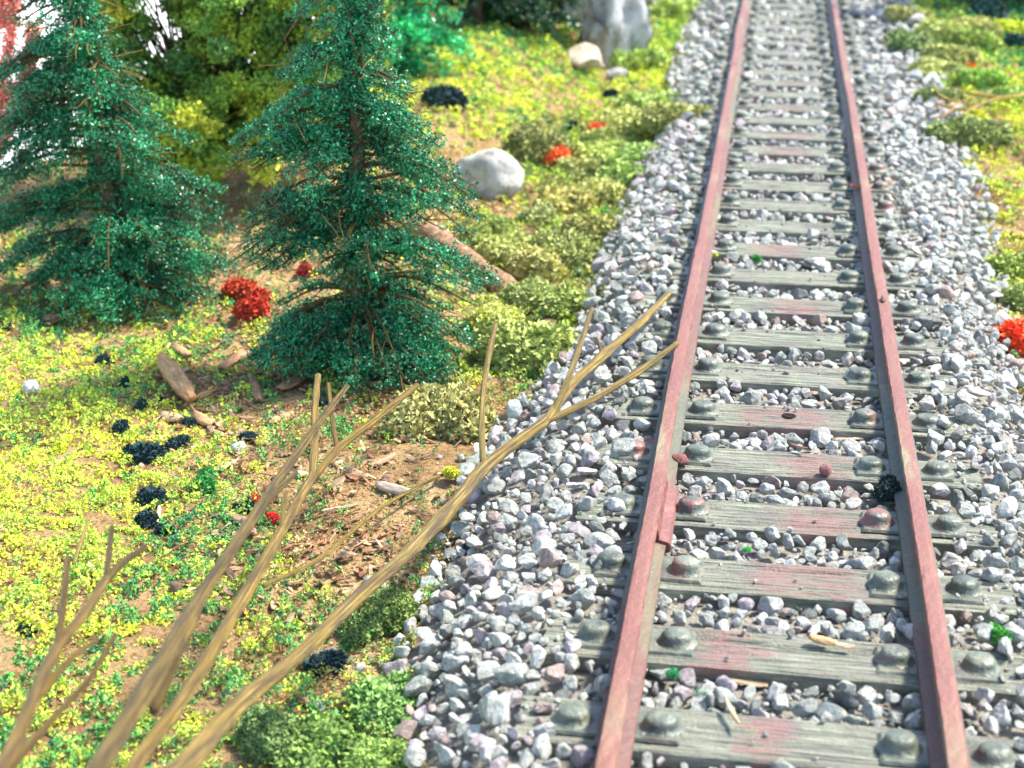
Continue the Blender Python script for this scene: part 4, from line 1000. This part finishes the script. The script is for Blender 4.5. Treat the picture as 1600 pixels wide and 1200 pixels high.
def chip(a_, b_, Lpx, Wpx, ang, col, lab, thick=.3, curl=.4, tilt=0, z=None, seed=None):
    p = hit(a_, b_) if z is None else at(a_, b_, z); s_ = np.linalg.norm(p - CAM)/F
    # ang: direction in the picture, degrees clockwise from right
    q = at(a_ + 20*math.cos(math.radians(ang)), b_ + 20*math.sin(math.radians(ang)), p[2]); rz = math.atan2(q[1]-p[1], q[0]-p[0]); st = np.linalg.norm(q - p)/(20*s_)
    L_ = Lpx*.5*s_*st; W_ = Wpx*.5*s_*1.1
    o = mobj('bark_chip', chip_mesh(L_, W_, W_*thick, seed or int(a_*7 + b_), col, curl), loc=(p[0], p[1], p[2] + W_*thick + .05), rot=(tilt, random.uniform(-.08, .08), rz)); tag(o, lab, 'bark chip', 'bark chips and splinters'); return o
chip(275, 605, 78, 27, 52, (.68, .36, .15), 'large rounded tan log shaped chip on the yellow green moss', .75, .2)
chip(322, 622, 36, 10, -22, (.50, .26, .09), 'thin brown splinter touching the end of the tan log chip', .6)
chip(283, 553, 30, 14, 30, (.60, .34, .18), 'small tan chip above the tan log chip')
chip(362, 570, 44, 18, -38, (.58, .30, .15), 'orange brown chip halfway between log chip and middle conifer')
chip(380, 562, 26, 14, -20, (.66, .42, .24), 'pale tan chip against the orange brown chip')
chip(320, 662, 34, 20, 25, (.60, .32, .15), 'curled tan chip right below the splinter and log chip')
chip(255, 680, 26, 16, 80, (.55, .25, .13), 'reddish chip in the middle of the dark tufts')
chip(268, 660, 30, 22, 20, (.68, .48, .26), 'wide pale chip above the dark group of tufts')
chip(455, 605, 46, 20, -30, (.52, .30, .15), 'brown curled chip at the foot of the conifer, left of the tall twig')
chip(470, 590, 26, 16, 30, (.60, .38, .22), 'light chip under the conifer skirt, left of the tall twig')
chip(370, 815, 42, 16, 18, (.62, .42, .24), 'tan chip beside the dark tuft left of the thick stick')
chip(388, 832, 30, 18, 60, (.50, .30, .18), 'brown chip leaning on the thick grey stick')
chip(248, 805, 34, 6, -82, (.75, .58, .36), 'pale upright splinter in the tall dark tuft', tilt=.2)
chip(615, 772, 56, 22, 18, (.50, .40, .30), 'greyish flat chip on bare earth left of the longest twig')
chip(640, 690, 40, 9, -8, (.40, .22, .12), 'dark brown splinter at the foot of the round olive bush')
chip(598, 726, 44, 12, -20, (.45, .24, .13), 'reddish splinter on bare earth under the short twig fork')
chip(530, 800, 60, 6, -14, (.50, .36, .22), 'long thin splinter on the bark litter between two twigs', .6)
chip(560, 745, 38, 14, 25, (.48, .30, .16), 'brown chip on bare earth, centre of the litter')
chip(525, 760, 30, 14, -35, (.58, .38, .20), 'tan chip on the litter right of the forked twig')
chip(545, 870, 26, 10, 15, (.55, .40, .24), 'small tan chip between the thin shoot and the longest twig')
chip(500, 935, 46, 8, 30, (.62, .48, .30), 'pale splinter left of the longest twig, above the green moss')
chip(475, 1095, 40, 11, 55, (.60, .38, .20), 'orange brown splinter on the bush right of the longest twig')
chip(305, 918, 30, 13, 10, (.30, .17, .11), 'dark brown chip beside the thick grey stick')
chip(145, 895, 24, 8, 60, (.70, .52, .32), 'pale chip beside the short forks of the lower left twig')
chip(400, 615, 34, 16, 70, (.50, .26, .14), 'reddish brown chip in the litter left of the tall twig')
chip(440, 660, 40, 18, -15, (.55, .32, .17), 'brown chip lying left of the tall upright shoot')
chip(350, 735, 44, 9, -25, (.60, .45, .25), 'tan splinter between green tuft and thick stick')
chip(1285, 1008, 44, 17, 12, (.62, .36, .16), 'tan curled bark chip lying on a sleeper', z=TOP + .03)
chip(1318, 1015, 34, 10, 8, (.62, .46, .28), 'small pale chip touching the curled chip on the sleeper', z=TOP + .03)
chip(1143, 1118, 46, 8, 62, (.58, .46, .26), 'thin straw splinter leaning on the lowest sleeper', z=TOP + .1)
chip(1248, 702, 28, 5, 20, (.34, .15, .09), 'thin dark splinter on the edge of a sleeper', z=TOP + .05)
chip(1310, 680, 84, 50, 5, (.62, .46, .28), 'broad tan bare patch of board between two sleepers', .08, .02, z=-.86)  # this and the next two: bare board among the ballast, shaped as flat chips
chip(1298, 615, 66, 24, -8, (.52, .38, .25), 'tan bare board patch behind the sleeper with the hole', .1, .05, z=-.84)
chip(1170, 1070, 60, 30, 5, (.40, .30, .18), 'brown bare board patch between the two lowest sleepers', .1, .05, z=-.88)
chip(1345, 100 + 195, 34, 9, 5, (.78, .18, .06), 'orange red scrap outside the right rail', z=TOP + .12)
chip(1590, 320 + 50, 22, 12, 10, (.50, .26, .12), 'small brown chip on sandy moss at the right edge')
# loose litter of fine bark flakes: too many to count
r = np.random.default_rng(77); fV, fF, fC, off = [], [], [], 0
n_ = 0
while n_ < 1300:
    cx_, cy_, sx_, sy_ = [(520, 770, 110, 90), (430, 650, 90, 60), (400, 530, 60, 50), (330, 700, 80, 60), (650, 250, 40, 40), (370, 270, 60, 30), (500, 900, 110, 50), (1570, 300, 50, 90), (700, 350, 80, 60)][r.choice(9, p=[.25, .18, .1, .09, .06, .04, .12, .08, .08])]
    a_, b_ = r.normal(cx_, sx_), r.normal(cy_, sy_)
    if not (-30 < a_ < 1640 and 150 < b_ < 1250): continue
    p = hit(a_, b_)
    if left_edge(p[1]) < p[0] < right_edge(p[1]): continue
    L_, W_, T_ = r.uniform(.04, .19), r.uniform(.02, .075), .012
    q = np.array([[-1, -.5, 0], [-.3, -1, .4], [.8, -.6, 0], [1, .3, .3], [.2, 1, 0], [-.8, .7, .2]]) * (1 + r.normal(size=(6, 3))*.2); q = np.vstack([q, q]); q[6:, 2] -= 1.0
    Vq = q * np.array([L_, W_, T_*2]) @ rotm(r.normal()*.5, r.normal()*.35, r.uniform(0, 6)).T + p + [0, 0, .06 + r.uniform(0, .05)]
    base_c = np.array([(.50, .26, .13), (.38, .17, .08), (.62, .42, .24), (.50, .36, .2), (.22, .12, .07), (.30, .18, .10)][r.integers(6)])*r.uniform(.8, 1.2)
    tri = [[0, 1, 5], [1, 4, 5], [1, 2, 4], [2, 3, 4], [6, 11, 7], [7, 11, 10], [7, 10, 8], [8, 10, 9]] + [x_ for k in range(6) for x_ in ([k, k+6, (k+1) % 6], [(k+1) % 6, k+6, (k+1) % 6 + 6])]
    fV.append(Vq); fF.append(np.array(tri) + off); fC.append(np.tile(base_c, (12, 1))); off += 12; n_ += 1
tag(mobj('bark_litter', npmesh('bark_litter', np.vstack(fV), np.vstack(fF), CHIP, np.vstack(fC))), 'fine brown bark flakes scattered over earth and moss', 'bark litter', kind='stuff')

# curly hair-thin fibre outside the right rail
c0 = at(1400, 295, -.35); an = np.linspace(0, 5, 14); P = np.stack([c0[0] + .42*np.cos(an), c0[1] + 1.2*np.sin(an), c0[2] + .1*np.sin(an*2)], -1)
t = empty('fibre', tuple(c0)); V, Q, uv = tube(P - c0, np.full(14, .016), 6, 4); mobj('thread', npmesh('thread', V, Q, TWIG, np.tile([1.8, 1.7, 1.5], (len(V), 1)), True, uv=uv), t); tag(t, 'thin pale curled fibre on the sleeper end outside the right rail', 'fibre')
